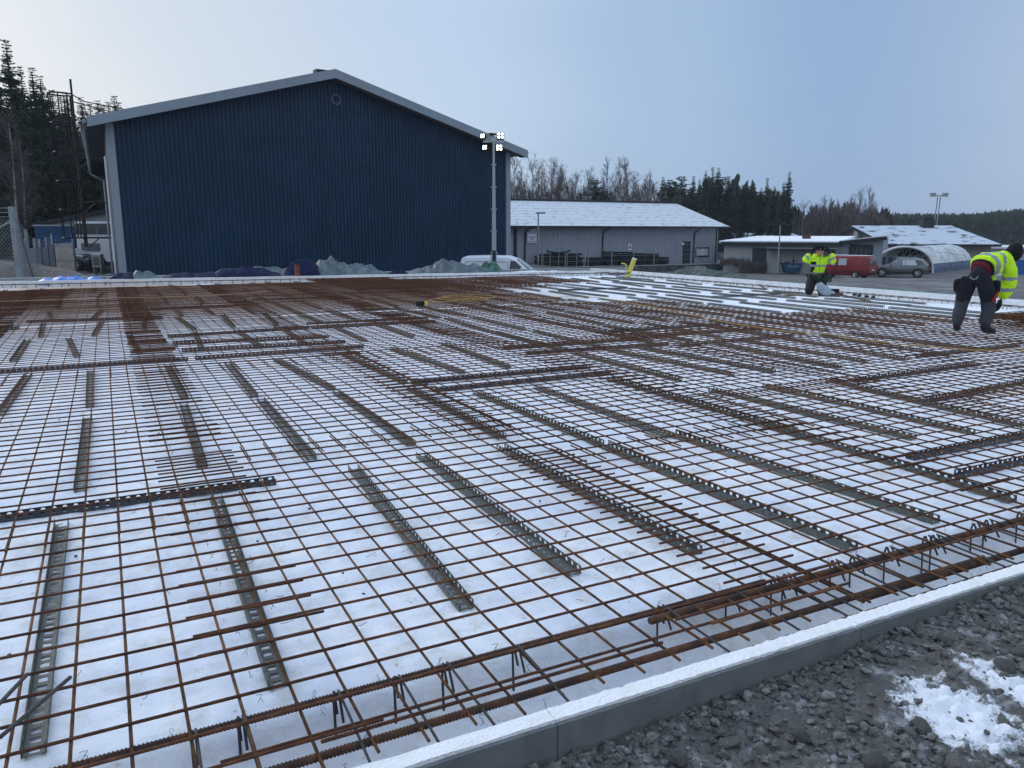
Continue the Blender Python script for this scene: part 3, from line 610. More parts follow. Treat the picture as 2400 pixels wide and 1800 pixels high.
tarp('tarp', 'flat navy tarp end just right of the bright blue tarp', on_far(243, .8), on_far(350, .8), .9, [.04, .26, .24, .10], M['t_navy'], 2)
tarp('tarp', 'crumpled pale grey tarp corner on the far form left of the long navy tarp', on_far(300, .7), on_far(395, .8), .8, [.03, .34, .22, .16, .03], M['t_grey'], 3, fold=1.6)
tarp('tarp', 'long navy tarp bunched along the far form left of the brown post', on_far(375, .8), on_far(665, .8), 1.0, [.10, .22, .20, .24, .36, .38, .28, .1], M['t_navy'], 4)
tarp('tarp', 'grey tarp strip behind the long navy tarp', on_far(560, 1.3), on_far(700, 1.3), .8, [.1, .36, .34, .3, .2], M['t_grey'], 5)
tarp('tarp', 'humped navy tarp draped over the brown post', on_far(655, .75), on_far(765, .75), 1.1, [.12, .42, .60, .62, .40, .05], M['t_navy'], 6, fold=.6)
tarp('tarp', 'large grey green tarp heap with a high peak before the warehouse', on_far(722, .9), on_far(905, .9), 1.2, [.15, .50, .64, .44, .38, .40, .30, .03], M['t_grey'], 7, fold=1.3)
tarp('tarp', 'small dark tarp scrap between the two grey green heaps', on_far(900, .8), on_far(958, .8), .6, [.04, .14, .22, .05], M['t_navy'], 8, fold=1.6)
tarp('tarp', 'second grey green tarp heap left of the light tower', on_far(945, .8), on_far(1150, .8), 1.1, [.03, .22, .30, .52, .42, .34, .32, .2], M['t_grey'], 9, fold=1.3)
tarp('tarp', 'dark green tarp bunched at the foot of the light tower', on_far(1120, .8), on_far(1185, .8), .8, [.2, .42, .36, .04], M['t_green'], 10, fold=1.5)
tarp('tarp', 'thin white plastic sheet over the far form right of the van', on_far(1200, .3), on_far(1330, .25), .6, [.01, .05, .06, .03, .05, .01], mat('white_plastic_sheet', (.66, .69, .73), .35, bump=.3, bscale=10), 11, .1, .5)
tarp('tarp', 'large olive grey tarp heap outside the right form', (16.7, 20.9, 0), (16.6, 16.6, 0), 1.2, [.02, .26, .34, .30, .22, .20, .20, .08, .02], M['t_olive'], 12, fold=1.2)
tarp('tarp', 'long green tarp lying along the outside of the right form', (16.35, 15.7, 0), (16.5, 7.9, 0), .9, [.01, .06, .10, .06, .08, .10, .09, .11, .08, .08, .06, .07, .03], M['t_green'], 13, .02, .6)
post = thing('brown_post', 'short reddish brown post under the humped navy tarp', 'post', on_far(697, .1, -.1)); b = MB(); b.box((0, 0, .28), (.13, .10, .56)); b.build('post', mat('red_brown_wood', (.22, .075, .04), .8, var=.3, vscale=6), post); b = MB(); b.box((0, 0, .57), (.135, .105, .015)); b.build('end_cap', M['dark_trim'], post)
# ================================================================= WAREHOUSE
wl = Vector((.544, 44.653, 0)); wr = Vector((24.866, 48.914, 0)); wu = (wr - wl).normalized(); WL = (wr - wl).length; wrot = math.atan2(wu.y, wu.x)
G0 = -1.45; EZ = 6.608; AP = 9.95
wh = thing('warehouse', 'large dark navy corrugated warehouse with pale grey gable trim', 'warehouse', wl, wrot)
apx = WL * .482
def roofz(u): return EZ + (AP - EZ) * (u / apx if u < apx else (WL - u) / (WL - apx))
WD = 42.0
# ribbed gable cladding: upper field and base
b = MB(); u = .36; pitch = .225; prof = ((0, 0), (.11, 0), (.13, -.045), (.205, -.045))
pts = []
while u < WL - .36:
    for du, dw in prof:
        if u + du < WL - .36: pts.append((u + du, dw))
    u += pitch
for i in range(len(pts) - 1):
    (a, wa), (c, wc) = pts[i], pts[i + 1]; b.poly(((a, wa, G0 + .25), (c, wc, G0 + .25), (c, wc, roofz(c)), (a, wa, roofz(a))))
b.build('gable_cladding', M['navy'], wh)
SH_ = math.sin(wrot) / math.cos(wrot)
def dep(w): return (w * SH_, w, 0)
b = MB(); b.prism([(0, .05, G0), (WL, .05, G0), (WL, .05, EZ), (apx, .05, AP), (0, .05, EZ)], (0, 0, 0), dep(WD)); b.build('wall', M['navy'], wh)
b = MB(); b.box((WL / 2, -.02, G0 + .12), (WL, .12, .3)); b.build('plinth', M['kerb'], wh)
for x in (.18, WL - .18):
    b = MB(); b.box((x, -.03, (G0 + EZ) / 2 + .05), (.36, .10, EZ - G0)); b.build('corner_trim', M['trim'], wh)
OV = 1.3; sl_l = (AP - EZ) / apx; sl_r = (AP - EZ) / (WL - apx)
xl, xr = -.90, WL + .95; zl, zr_ = EZ + xl * sl_l, EZ + (WL - xr) * sl_r
for (x0, z0, x1, z1, nm) in ((xl, zl, apx, AP, 'l'), (apx, AP, xr, zr_, 'r')):
    b = MB(); b.prism([(x0, 0, z0 + .22), (x1, 0, z1 + .22), (x1, 0, z1 + .42), (x0, 0, z0 + .42)], (0, -.7, 0), dep(WD + .5)); b.build('roof_slope', mat('roof_sheet', (.16, .18, .20), .6) if nm == 'l' else bpy.data.materials['roof_sheet'], wh)
    b = MB(); b.prism([(x0, 0, z0 - .02), (x1, 0, z1 - .02), (x1, 0, z1 + .46), (x0, 0, z0 + .46)], (0, -.78, 0), (0, -.705, 0)); b.build('verge_board', M['trim'], wh)
    b = MB(); b.prism([(x0, 0, z0 + .03), (x1, 0, z1 + .03), (x1, 0, z1 + .08), (x0, 0, z0 + .08)], (0, -.70, 0), (0, .02, 0)); b.build('soffit', M['soffit'], wh)
b = MB(); b.box((apx, 1.2, AP + .55), (.75, .5, .28)); b.build('ridge_vent', M['dark_trim'], wh)
b = MB(); b.tube([(apx + .3 + (.27) * math.cos(a * PI / 10), -.06, AP - 1.05 + .27 * math.sin(a * PI / 10)) for a in range(21)], .016, 5, caps=False); b.build('round_vent_ring', M['trim'], wh)
b = MB(); b.tube(((xr + .1, -.6, zr_ + .3), (xr + .1 + WD * SH_, WD, zr_ + .3)), .09, 8); b.build('gutter', M['trim'], wh)
b = MB(); b.tube(((xl - .1, -.6, zl + .25), (xl - .1 + WD * SH_, WD, zl + .25)), .10, 8); b.build('gutter', M['trim'], wh)
b = MB(); b.tube(((xl - .1, .6, zl + .2), (xl, .6, zl - .4), (xl + .12, .7, zl - 1.5), (-.7, .9, zl - 2.1), (-.1, 1, zl - 2.4), (-.1, 1, G0 + .2)), .05, 8); b.build('downpipe', M['galv'], wh)
b = MB(); b.tube(((-.09, .25, EZ - 1.5), (-.09, .25, G0)), .05, 8); b.build('downpipe', M['white'], wh)
b = MB(); b.box((WL * .92, -.72, zr_ + .75 + .55), (.5, .25, .12)); b.build('roof_bracket', M['black'], wh)
# ladder cage
lad = thing('ladder_cage', 'black caged roof ladder standing off the left side of the navy warehouse', 'ladder', wl + wu * 0, wrot)
LZ0, LZ1 = .95, 8.0; lx = -1.15
for w_ in (1.0, 1.5):
    b = MB(); b.box((lx, w_, (LZ0 - .25 + LZ1 + .7 * (w_ < 1.2)) / 2), (.09, .05, LZ1 - LZ0 + .25 + .7 * (w_ < 1.2))); b.build('stile', M['black'], lad)
z = LZ0
while z < LZ1: b = MB(); b.tube(((lx, 1.0, z), (lx, 1.5, z)), .015, 5); b.build('rung', M['black'], lad); z += .3
hoop = [(lx, .95), (lx - .25, .78), (lx - .65, .75), (lx - .95, .95), (lx - 1.02, 1.25), (lx - .95, 1.55), (lx - .65, 1.75), (lx - .25, 1.72), (lx, 1.55)]
for i in range(6):
    z = LZ0 + .2 + i * (LZ1 - LZ0 - .2) / 5; b = MB(); b.tube([(x, y, z) for x, y in hoop], .040, 5); b.build('hoop', M['black'], lad)
for (x, y) in (hoop[1], hoop[2], hoop[3], hoop[5], hoop[7]):
    b = MB(); b.tube(((x, y, LZ0 + .2), (x, y, LZ1)), .032, 5); b.build('strap', M['black'], lad)
for z in (5.0, 2.9, .75 + .4):
    b = MB(); b.tube(((lx, 1.0, z), (0, 1.0, z)), .045, 5); b.tube(((lx, 1.0, z - .55), (lx + .6, 1.0, z)), .03, 5); b.build('bracket', M['black'], lad)
b = MB(); b.tube(((lx, 1.0, LZ1), (lx + .5, 1.2, LZ1 - .25), (1.4, 1.5, EZ + .95)), .028, 5); b.tube(((lx, 1.5, LZ1 - .25), (1.3, 1.7, EZ + .7)), .028, 5); b.build('handrail', M['black'], lad)
# ================================================================= LIGHT TOWER
tw0 = col(1158, 39.0, -1.5); lt = thing('light_tower', 'telescopic work light mast with four lit lamp heads in front of the warehouse', 'light tower', tw0, YAW)
M['mast'] = mat('grey_mast', (.38, .42, .42), .45, metal=.3)
topz = atd(1155, 333, 39).z + 1.5; secs = 6; z0 = .9
for i in range(secs):
    za = z0 + (topz - z0) * i / secs; zb_ = z0 + (topz - z0) * (i + 1) / secs; w_ = .24 - .028 * i
    b = MB(); b.box((0, 0, (za + zb_) / 2), (w_, w_, zb_ - za)); b.build('mast_section', M['mast'], lt)
    if i: b = MB(); b.box((0, 0, za), (w_ + .14, w_ + .10, .05)); b.build('collar', M['mast'], lt)
b = MB(); b.box((0, 0, .5), (1.3, 1.8, .8)); b.build('trailer_body', M['t_green'], lt)
b = MB(); b.box((0, -.16, 1.6), (.16, .03, .9)); b.build('mast_slot_plate', M['dark_trim'], lt)
b = MB(); b.box((0, 0, topz + .1), (.26, .2, .22)); b.box((0, 0, topz + .02), (1.0, .07, .08)); b.build('head_bracket', M['mast'], lt)
M['lamp'] = mat('lit_led', (1, 1, .95), .3, emit=((1, .98, .90), 8))
for (dx, dz, s, yw) in ((-.52, .27, .24, -.6), (.33, .28, .34, .1), (-.42, -.25, .26, -.6), (.26, -.27, .34, .1)):
    h = link('lamp_head', None, lt, (dx, -.05, topz + dz), (math.radians(-14), 0, yw)); b = MB(); b.box((0, .05, 0), (s, .12, s * .85)); b.box((0, .15, 0), (s * .8, .08, s * .7)); me_ = b.build('lamp_housing', M['black'], lt, loc=(dx, -.05, topz + dz)); me_.rotation_euler = (math.radians(-14), 0, yw)
    bpy.data.objects.remove(h)
    for c_ in ((-.24, .22), (.24, .22), (-.24, -.2), (.24, -.2)):
        b = MB(); b.tube(((c_[0] * s, -.012, c_[1] * s), (c_[0] * s, -.03, c_[1] * s)), s * .155, 10); q = b.build('lens', M['lamp'], me_)
b = MB(); hp = []; zc = topz - .35
while zc > .9: a = zc * 42; hp.append((-.30 + .03 * (topz - zc) + .055 * math.cos(a), .055 * math.sin(a), zc)); zc -= .028
b.tube(hp, .012, 4); b.build('coiled_cable', M['dark_trim'], lt)
# ================================================================= GREY BUILDING 20-22
DG = 90.0
gc = atd(1680, 617, DG); gz = gc.z; ez = atd(1680, 531, DG).z; gc.z = 0
def solve_depth(px_target, x, y0, z):
    lo, hi = 0, 60
    for _ in range(40):
        mid = (lo + hi) / 2; p = Vector((x, y0 + mid, z - CAMZ)); fwd = p.dot(FW) * cp - p.z * sp; X_ = CX + F * p.dot(RT) / fwd
        if X_ > px_target: lo = mid
        else: hi = mid
    return lo
GL = 48.0
hd = solve_depth(1578, gc.x + .5, gc.y, ez + 3); rz_ = None
def elev(px, py, x, y):        # height of the point above plan position (x, y) that projects to row py
    D = Vector((x, y, 0)).dot(FW); return atd(px, py, D).z
rzG = elev(1578, 481, gc.x, gc.y + hd)
gb = thing('grey_building', 'long low grey industrial building with snow on its roof and a number sign', 'building', (gc.x, gc.y, 0))
b = MB(); x = -GL
while x < -.01:   # standing seams
    b.box((x + .1, -.012, (gz + ez) / 2), (.07, .024, ez - gz)); x += .45
b.build('cladding_ribs', M['grey_wall'], gb)['kind'] = 'stuff'
b = MB(); b.prism([(0, 0, gz - .6), (0, 2 * hd, gz - .6), (0, 2 * hd, ez), (0, hd, rzG - .15), (0, 0, ez)], (-GL, 0, 0), (0, 0, 0)); b.build('wall', M['grey_wall'], gb)
M['roof_snow'] = mat('snow_tiles_with_course_shade', (.60, .64, .69), .8, c2=(.30, .33, .36), vscale=1.6, c2at=(.54, .68), bump=.2, bscale=3)  # darker blotches paint tile course shadows into the snow-dusted colour
sl_ = (rzG - ez) / hd
for i in range(9):      # tile courses step down the slope, each a strip of its own
    y0 = -.8 + (hd + .8) * i / 9; y1 = -.8 + (hd + .8) * (i + 1) / 9
    b = MB(); b.prism([(0, y0 - .05, ez + sl_ * y0 + .12), (0, y1, ez + sl_ * y1 + .12), (0, y1, ez + sl_ * y1 + .22), (0, y0 - .05, ez + sl_ * y0 + .24)], (-GL, 0, 0), (.9, 0, 0))
    x = -GL
    while x < .8: b.box((x, (y0 + y1) / 2, ez + sl_ * (y0 + y1) / 2 + .24), (.09, (y1 - y0) * .96, .05), mtx=Matrix.Rotation(math.atan(sl_), 3, 'X')); x += .55
    b.build('roof_course', M['roof_snow'], gb)
b = MB(); b.prism([(0, hd, rzG + .1), (0, 2 * hd + .8, ez - .2), (0, 2 * hd + .8, ez), (0, hd, rzG + .3)], (-GL, 0, 0), (.9, 0, 0)); b.build('rear_roof', M['dark_trim'], gb)
b = MB(); b.box((-GL / 2 + .45, hd, rzG + .3), (GL + .9, .5, .18)); b.build('ridge_cap', M['dark_trim'], gb)
b = MB(); b.box((-GL / 2 + .45, -.9, ez - .08), (GL + .9, .16, .18)); b.build('gutter', M['dark_trim'], gb)
b = MB(); b.box((-GL / 2 + .45, -.4, ez - .10), (GL + .9, .8, .05)); b.build('soffit', M['dark_trim'], gb)
def gx_(px, dy=0): # x offset on the front wall for pixel column
    d = ray(px, 570); t = (gc.y + dy) / d.y; return d.x * t - gc.x
for px in (1229, 1411, 1625):
    b = MB(); xx = gx_(px); b.tube(((xx + .5, -.8, ez - .1), (xx + .05, -.12, ez - .7), (xx, -.09, gz + .1)), .075, 8); b.build('downpipe', M['dark_trim'], gb)
for px in (1207, 1678): b = MB(); b.box((gx_(px), -.03, (gz + ez) / 2), (.35 if px < 1300 else .14, .08, ez - gz)); b.build('corner_trim', M['dark_trim'], gb)
def door(par, xc, y, w_, z0, z1, m, fm, name='door', nrm=-1):
    d = MB(); d.box((xc, y - .05, (z0 + z1) / 2), (w_, .05, z1 - z0)); o = d.build(name, m, par)
    fr = MB()
    for s in (-1, 1): fr.box((xc + s * (w_ / 2 + .06), y - .06, (z0 + z1) / 2), (.12, .10, z1 - z0 + .24))
    fr.box((xc, y - .06, z1 + .06), (w_, .10, .12)); fr.build('frame', fm, o); return o
o = door(gb, (gx_(1602) + gx_(1616)) / 2, 0, gx_(1616) - gx_(1602) - .15, gz + .05, gz + 2.35, M['glass'], M['dark_trim'])
wn_ = MB(); wa, wb = gx_(1632), gx_(1660); zb0, zb1 = elev(1645, 600, gc.x - 2, gc.y), elev(1645, 581, gc.x - 2, gc.y)
wn_.box(((wa + wb) / 2, -.04, (zb0 + zb1) / 2), (wb - wa, .05, zb1 - zb0)); wo = wn_.build('window', M['glass_light'], gb)
fr = MB()
for xx in (wa, wb): fr.box((xx, -.06, (zb0 + zb1) / 2), (.12, .1, zb1 - zb0 + .24))
for zz in (zb0, zb1): fr.box(((wa + wb) / 2, -.06, zz), (wb - wa - .12, .1, .12))
fr.build('frame', M['dark_trim'], wo)
fr = MB(); fr.box(((wa + wb) / 2, -.075, (zb0 + zb1) / 2), (.09, .06, zb1 - zb0 - .12)); fr.build('mullion', M['white'], wo)
lw = MB(); lw.box((gx_(1598), -.12, gz + 2.2), (.3, .2, .2)); lw.build('wall_lamp', M['white'], gb)
# the number sign
sx0, sx1 = gx_(1234.7), gx_(1256); sz0, sz1 = elev(1245, 569, gc.x + gx_(1245), gc.y), elev(1245, 535.8, gc.x + gx_(1245), gc.y)
M['print'] = mat('black_print', (.012, .014, .03), .7)
sg = thing('number_sign', 'white wall sign reading 20-22 on the grey building', 'sign', (gc.x + (sx0 + sx1) / 2, gc.y - .12, (sz0 + sz1) / 2))
SW, SH = sx1 - sx0, sz1 - sz0
b = MB(); b.box((0, 0, 0), (SW, .04, SH)); b.build('sign_board', mat('sign_white', (.62, .66, .80), .5), sg)
def text(s, size, x, z, par, m, y=-.026, wfit=None):
    c = bpy.data.curves.new('lettering', 'FONT'); c.body = s; c.size = size; c.align_x = 'CENTER'; c.align_y = 'CENTER'; c.extrude = .003; c.offset = size * .018
    o = bpy.data.objects.new('lettering', c); COL.objects.link(o); c.materials.append(m)
    dg = bpy.context.evaluated_depsgraph_get(); me_ = bpy.data.meshes.new_from_object(o.evaluated_get(dg)); bpy.data.objects.remove(o)
    o = link('lettering', me_, par, (x, y, z), (PI / 2, 0, 0))
    if wfit: k = wfit / max(.01, o.dimensions.x); o.scale = (k, 1 if k > 1 else max(k, .8), 1)
    return o
text('20-22', SH * .27, 0, SH * .25, sg, M['print'], wfit=SW * .82)
text('Företagsparken', SH * .10, 0, -SH * .10, sg, M['print'], wfit=SW * .84)
text('uthyres', SH * .10, 0, -SH * .25, sg, M['print'], wfit=SW * .44)
text('0705-25 11 60', SH * .10, 0, -SH * .40, sg, M['print'], wfit=SW * .86)
# platform and retaining wall
rwz1 = -2.0
def wl_pt(px, D=80): return atd(px, 600, D)
yw0 = wl_pt(1480, 80).y
def xat(px, y): d = ray(px, 600); return d.x * y / d.y
b = MB(); xa, xb = xat(1230, yw0), xat(1757, yw0); b.box(((xa + xb) / 2, yw0 + 22, -2.9), (xb - xa, 44, 1.76)); o = b.build('yard_platform', M['yard']); o['kind'] = 'structure'
rwt = thing('retaining_wall', 'dark weathered concrete retaining wall below the fence of the grey building', 'wall', (xa, yw0 - .13, 0))
npan = 12
for i in range(npan):
    w_ = (xb - xa) / npan; b = MB(); b.box((w_ * (i + .5), 0, -2.45), (w_ - .03, .22, 1.0 + .02 * (i % 2))); b.build('wall_panel', M['concrete'], rwt)
b = MB(); b.box(((xb - xa) / 2, 0, -1.92), (xb - xa, .3, .05)); b.build('coping', M['kerb'], rwt)
fen = thing('wire_fence', 'thin wire fence on the retaining wall before the pipe stacks', 'fence', (xa, yw0 + .4, -1.95))
ppx = [1262, 1272, 1325, 1379, 1434, 1485, 1533, 1583, 1632, 1672]
for px in ppx: b = MB(); xx = xat(px, yw0 + .4) - xa; b.tube(((xx, 0, 0), (xx, 0, 2.15)), .045, 6); b.build('fence_post', M['galv'], fen)
b = MB(); x_a, x_b = xat(1262, yw0) - xa, xat(1672, yw0) - xa
for z in (.05, .55, 1.05, 1.55, 2.05): b.tube(((x_a, 0, z), (x_b, 0, z)), .008, 4)
b.build('line_wire', M['galv'], fen)['kind'] = 'stuff'
ws = thing('warning_sign', 'small white sign with a red emblem on the fence behind the yellow pipe', 'sign', (xat(1476, yw0 + .3), yw0 + .3, -.05)); b = MB(); b.box((0, 0, 0), (.34, .03, .62)); b.build('sign_board', M['white'], ws); b = MB(); b.box((0, -.02, -.06), (.24, .012, .26)); b.build('emblem', mat('red_print', (.4, .02, .05), .5), ws); b = MB(); b.box((0, -.02, .2), (.24, .012, .06)); b.build('print_line', M['print'], ws)
# pipe coils
M['pipe'] = mat('black_pipe', (.010, .012, .016), .6, spec=.3)
yp_ = yw0 + 2.2
for q, (pxa, pxb, ytop, n_, lab) in enumerate(((1377, 1412, 603, 8, 'low coil stack at the left end of the coils'), (1413, 1444, 591, 11, 'tall coil stack with a loose end sticking up at its left'), (1446, 1478, 592, 11, 'tall coil stack with a slanting top coil'), (1480, 1512, 593, 10, 'tall coil stack right of the warning sign'), (1513, 1541, 594, 10, 'tall coil stack, narrower, before the last low one'), (1543, 1566, 602, 7, 'small coil stack at the right end'))):
    xc0, xc1 = xat(pxa, yp_), xat(pxb, yp_); r_ = (xc1 - xc0) / 2 * .98; zt = elev((pxa + pxb) / 2, ytop, (xc0 + xc1) / 2, yp_); zb_ = -2.02
    pc = thing('pipe_coil_stack', 'black pipe ' + lab, 'pipe coils', ((xc0 + xc1) / 2, yp_, zb_), 0, 'stacks of coiled black pipe')
    hh = (zt - zb_) / n_
    for i in range(n_):
        b = MB(); rr_ = r_ * rc.uniform(.92, 1); ox = rc.uniform(-.06, .06); tl = (.12 if (i == n_ - 1 and q in (1, 2)) else .012)
        b.tube([(ox + rr_ * math.cos(a * PI / 12), rr_ * math.sin(a * PI / 12), hh * (i + .5) + tl * math.cos(a * PI / 12 + 2)) for a in range(25)], hh * .47, 6, caps=False); b.build('coil', M['pipe'], pc, smooth=True)
    if q in (1, 2): b = MB(); b.tube(((-r_, -.2, zt - zb_ + .1), (-r_ * .5, -.3, zt - zb_ - .02), (r_ * .6, -.3, zt - zb_)), .06, 6); b.build('loose_end', M['pipe'], pc, smooth=True)
# straight pipe bundle
xs0, xs1 = xat(1262, yp_), xat(1362, yp_)
rk = thing('pipe_rack', 'bundle of straight black pipes held between thin uprights', 'pipe rack', (xs0, yp_, -2.02))
Lr = xs1 - xs0
for i in range(7):
    for j in range(3):
        b = MB(); s = rc.uniform(-.3, .3); b.tube(((s, j * .22, .11 + i * .19), (Lr + s, j * .22, .11 + i * .19)), .095, 8); b.build('pipe', M['pipe'], rk)
b = MB(); b.tube([(Lr * (.18 + .11 * k), -.1, 1.62 - .22 * math.sin(k / 5 * PI) * 1) for k in range(6)], .11, 8); b.build('pipe', M['pipe'], rk, smooth=True)
for s in (.02, .22, .42, .62, .85): b = MB(); b.tube(((Lr * s + .1, -.18, 0), (Lr * s + .16, -.18, 1.45)), .04, 5); b.build('upright', M['galv'], rk)
# slim street lamps
def lamp_pole(px, pytop, pybot, D, lab, arm=.35):
    p = atd(px, pybot, D); t = atd(px, pytop, D); o = thing('street_lamp', lab, 'street lamp', p, YAW, 'slim grey street lamps'); h = t.z - p.z
    b = MB(); b.tube(((0, 0, 0), (0, 0, h)), [.09, .05], 8); b.build('pole', M['galv'], o); b = MB(); b.box((arm * .5, 0, h + .03), (.75, .25, .10)); b.build('lamp_head', M['dark_trim'], o)
lamp_pole(1261, 500, 612, 66, 'slim lamp pole just right of the 20-22 sign'); lamp_pole(1822, 527, 640, 76, 'slim lamp pole left of the blue skip')
# ================================================================= BUILDINGS ON THE RIGHT
class Site:
    """local frame of a building turned a little away from the bed: s along its front, v into its depth"""
    def __init__(q, px, D, turn, py=640):
        p = atd(px, py, D); q.O = Vector((p.x, p.y, 0)); q.z0 = p.z; q.rz = YAW - math.radians(turn); q.U = Vector((math.cos(q.rz), math.sin(q.rz), 0)); q.V = Vector((-q.U.y, q.U.x, 0))
    def s(q, px, v=0):
        d = ray(px, 590); b_ = q.O + q.V * v; det = d.x * (-q.U.y) + q.U.x * d.y; t = (b_.x * (-q.U.y) + q.U.x * b_.y) / det; return (Vector((d.x * t, d.y * t, 0)) - b_).dot(q.U)
    def v(q, px):
        d = ray(px, 590); det = d.x * (-q.V.y) + q.V.x * d.y; t = (q.O.x * (-q.V.y) + q.V.x * q.O.y) / det; return (Vector((d.x * t, d.y * t, 0)) - q.O).dot(q.V)
    def z(q, px, py, s, v=0):
        p = q.O + q.U * s + q.V * v; return elev(px, py, p.x, p.y)
def gable_house(name, lab, px0, px1, D, base_py, eave_py, depth, ridge_px, ridge_py, wallm, roofm, ov=.5):
    q = Site(px0, D, 5, base_py); z0 = q.z0; z1 = q.z(px0, eave_py, 0); zr2 = q.z(ridge_px, ridge_py, 1, depth / 2); o = thing(name, lab, 'building', q.O, q.rz); Lx = q.s(px1)
    b = MB(); b.prism([(0, 0, z0 - 3), (0, depth, z0 - 3), (0, depth, z1), (0, depth / 2, zr2 - .12), (0, 0, z1)], (0, 0, 0), (Lx, 0, 0)); b.build('wall', wallm, o)
    s_ = (zr2 - z1) / (depth / 2)
    for ya, yb in ((-ov, depth / 2), (depth + ov, depth / 2)):
        b = MB(); b.prism([(0, ya, z1 - ov * s_ + .02), (0, yb, zr2 + .02), (0, yb, zr2 + .2), (0, ya, z1 - ov * s_ + .2)], (-ov, 0, 0), (Lx + ov, 0, 0)); b.build('roof', roofm, o)
        for xx in (-ov - .03, Lx + ov + .03): b = MB(); b.prism([(xx, ya, z1 - ov * s_ - .12), (xx, yb, zr2 - .12), (xx, yb, zr2 + .24), (xx, ya, z1 - ov * s_ + .24)], (-.03, 0, 0), (.03, 0, 0)); b.build('verge_board', M['dark_trim'], o)
    b = MB(); b.box((Lx / 2, -ov - .03, z1 - ov * s_ + .03), (Lx + 2 * ov, .06, .30)); b.build('fascia', M['dark_trim'], o)
    return o, q, z0, z1, zr2, Lx
M['roof_patch'] = mat('patchy_snow_roof', (.46, .52, .60), .8, c2=(.07, .08, .09), vscale=.55, c2at=(.545, .60))
gable_house('small_hall', 'small beige hall with a thin snow roof behind the low white roofed building', 1722, 1885, 118, 612, 567, 17, 1705, 549, M['beige_wall'], M['roof_patch'])
o, q5, z0, z1, zr2, Lx = gable_house('large_hall', 'wide dark hall with patchy snow on its roof behind the arched tent', 2085, 2322, 102, 600, 573, 27, 2000, 532, M['brown_wall'], M['roof_patch'], .8)
xc = q5.s(2166, 12)
b = MB(); b.box((xc, 12, zr2 + .35), (1.5, 1.3, 1.4)); b.box((xc, 12, zr2 + 1.15), (1.2, .9, .4)); b.build('chimney', M['dark_trim'], o)
b = MB(); b.box((-.40, q5.v(2013), q5.z(2013, 549, 0, q5.v(2013))), (.5, 1.6, 1.0)); b.build('wall_unit', M['beige_wall'], o)
b = MB(); vv = (q5.v(1960) + q5.v(2040)) / 2; b.box((-.06, vv, z1 + 1.2), (.08, 7, 1.6)); b.build('gable_panel', mat('tan_panel', (.20, .17, .14), .8), o)
# long low building with snowy mono roof
q4 = Site(1694, 81, 27); z0 = q4.z0; Lx = q4.s(1966); DP = 20; ze = q4.z(1694, 571, 0); zs = q4.z(1850, 558.5, q4.s(1850, DP), DP)
lo = thing('low_building', 'long low beige building with a smooth snow covered roof and roller doors', 'building', q4.O, q4.rz)
b = MB(); b.prism([(0, 0, z0 - .5), (0, DP, z0 - .5), (0, DP, zs - .15), (0, 0, ze)], (0, 0, 0), (Lx, 0, 0)); b.build('wall', M['beige_wall'], lo)
b = MB(); b.prism([(0, -.5, ze + .05), (0, DP + .3, zs), (0, DP + .3, zs + .28), (0, -.5, ze + .30)], (-.4, 0, 0), (Lx, 0, 0)); b.build('roof', M['snow_plain'], lo)
b = MB(); b.box((Lx / 2, -.53, ze), (Lx + .5, .06, .36)); b.build('fascia', M['dark_trim'], lo)
for (a, c, t, m, nm) in ((1764, 1797, 581, M['dark_trim'], 'roller_door'), (1798, 1830, 584, M['beige_wall'], 'sliding_door'), (1832, 1860, 584, M['beige_wall'], 'sliding_door'), (1862, 1899, 584, M['beige_wall'], 'sliding_door')):
    sa, sc = q4.s(a), q4.s(c); zt = q4.z(a, t, sa); b = MB(); b.box(((sa + sc) / 2, -.06 if nm == 'roller_door' else -.14, (z0 + zt) / 2), (sc - sa, .06, zt - z0)); o = b.build(nm, m, lo)
    if nm == 'roller_door':
        b = MB()
        for i in range(12): b.box(((sa + sc) / 2, -.10, z0 + .1 + i * (zt - z0) / 12), (sc - sa, .02, .05))
        b.build('door_slats', M['soffit'], o)['kind'] = 'stuff'
sa, sc = q4.s(1800), q4.s(1962)
b = MB(); b.box(((sa + sc) / 2, -.9, ze - .42), (sc - sa, 1.7, .10)); b.build('canopy', M['kerb'], lo)
b = MB(); b.box(((sa + sc) / 2, -1.78, ze - .50), (sc - sa, .06, .24)); b.build('canopy_fascia', M['dark_trim'], lo)
b = MB(); b.box((sc - .2, -1.7, (z0 + ze) / 2 - .2), (.3, .3, ze - z0 - .4)); b.build('canopy_post', M['dark_trim'], lo)
b = MB(); b.box((q4.s(1888, 8), 8, (ze + zs) / 2 + .35), (.8, .8, .8)); b.build('chimney', mat('dark_brick', (.07, .045, .04), .9), lo)
Lw = q4.s(2068) - Lx; zr3 = q4.z(2068, 559, q4.s(2068))
wg = thing('grey_wing', 'grey wing with a rising mono pitch roof and tall dark doors beside the red van', 'building', q4.O + q4.U * Lx, q4.rz)
b = MB(); b.prism([(0.02, 0, z0 - .5), (Lw, 0, z0 - .5), (Lw, 0, zr3), (0.02, 0, ze + .1)], (0, .0, 0), (0, 14, 0)); b.build('wall', M['grey_wall'], wg)
b = MB(); b.prism([(0, 0, ze + .12), (Lw + .3, 0, zr3 + .05), (Lw + .3, 0, zr3 + .3), (0, 0, ze + .37)], (0, -.5, 0), (0, 14.5, 0)); b.build('roof', M['snow_plain'], wg)
b = MB(); b.prism([(0, 0, ze - .05), (Lw + .3, 0, zr3 - .12), (Lw + .3, 0, zr3 + .22), (0, 0, ze + .30)], (0, -.56, 0), (0, -.50, 0)); b.build('fascia', M['dark_trim'], wg)
zt = q4.z(2000, 578, q4.s(2000))
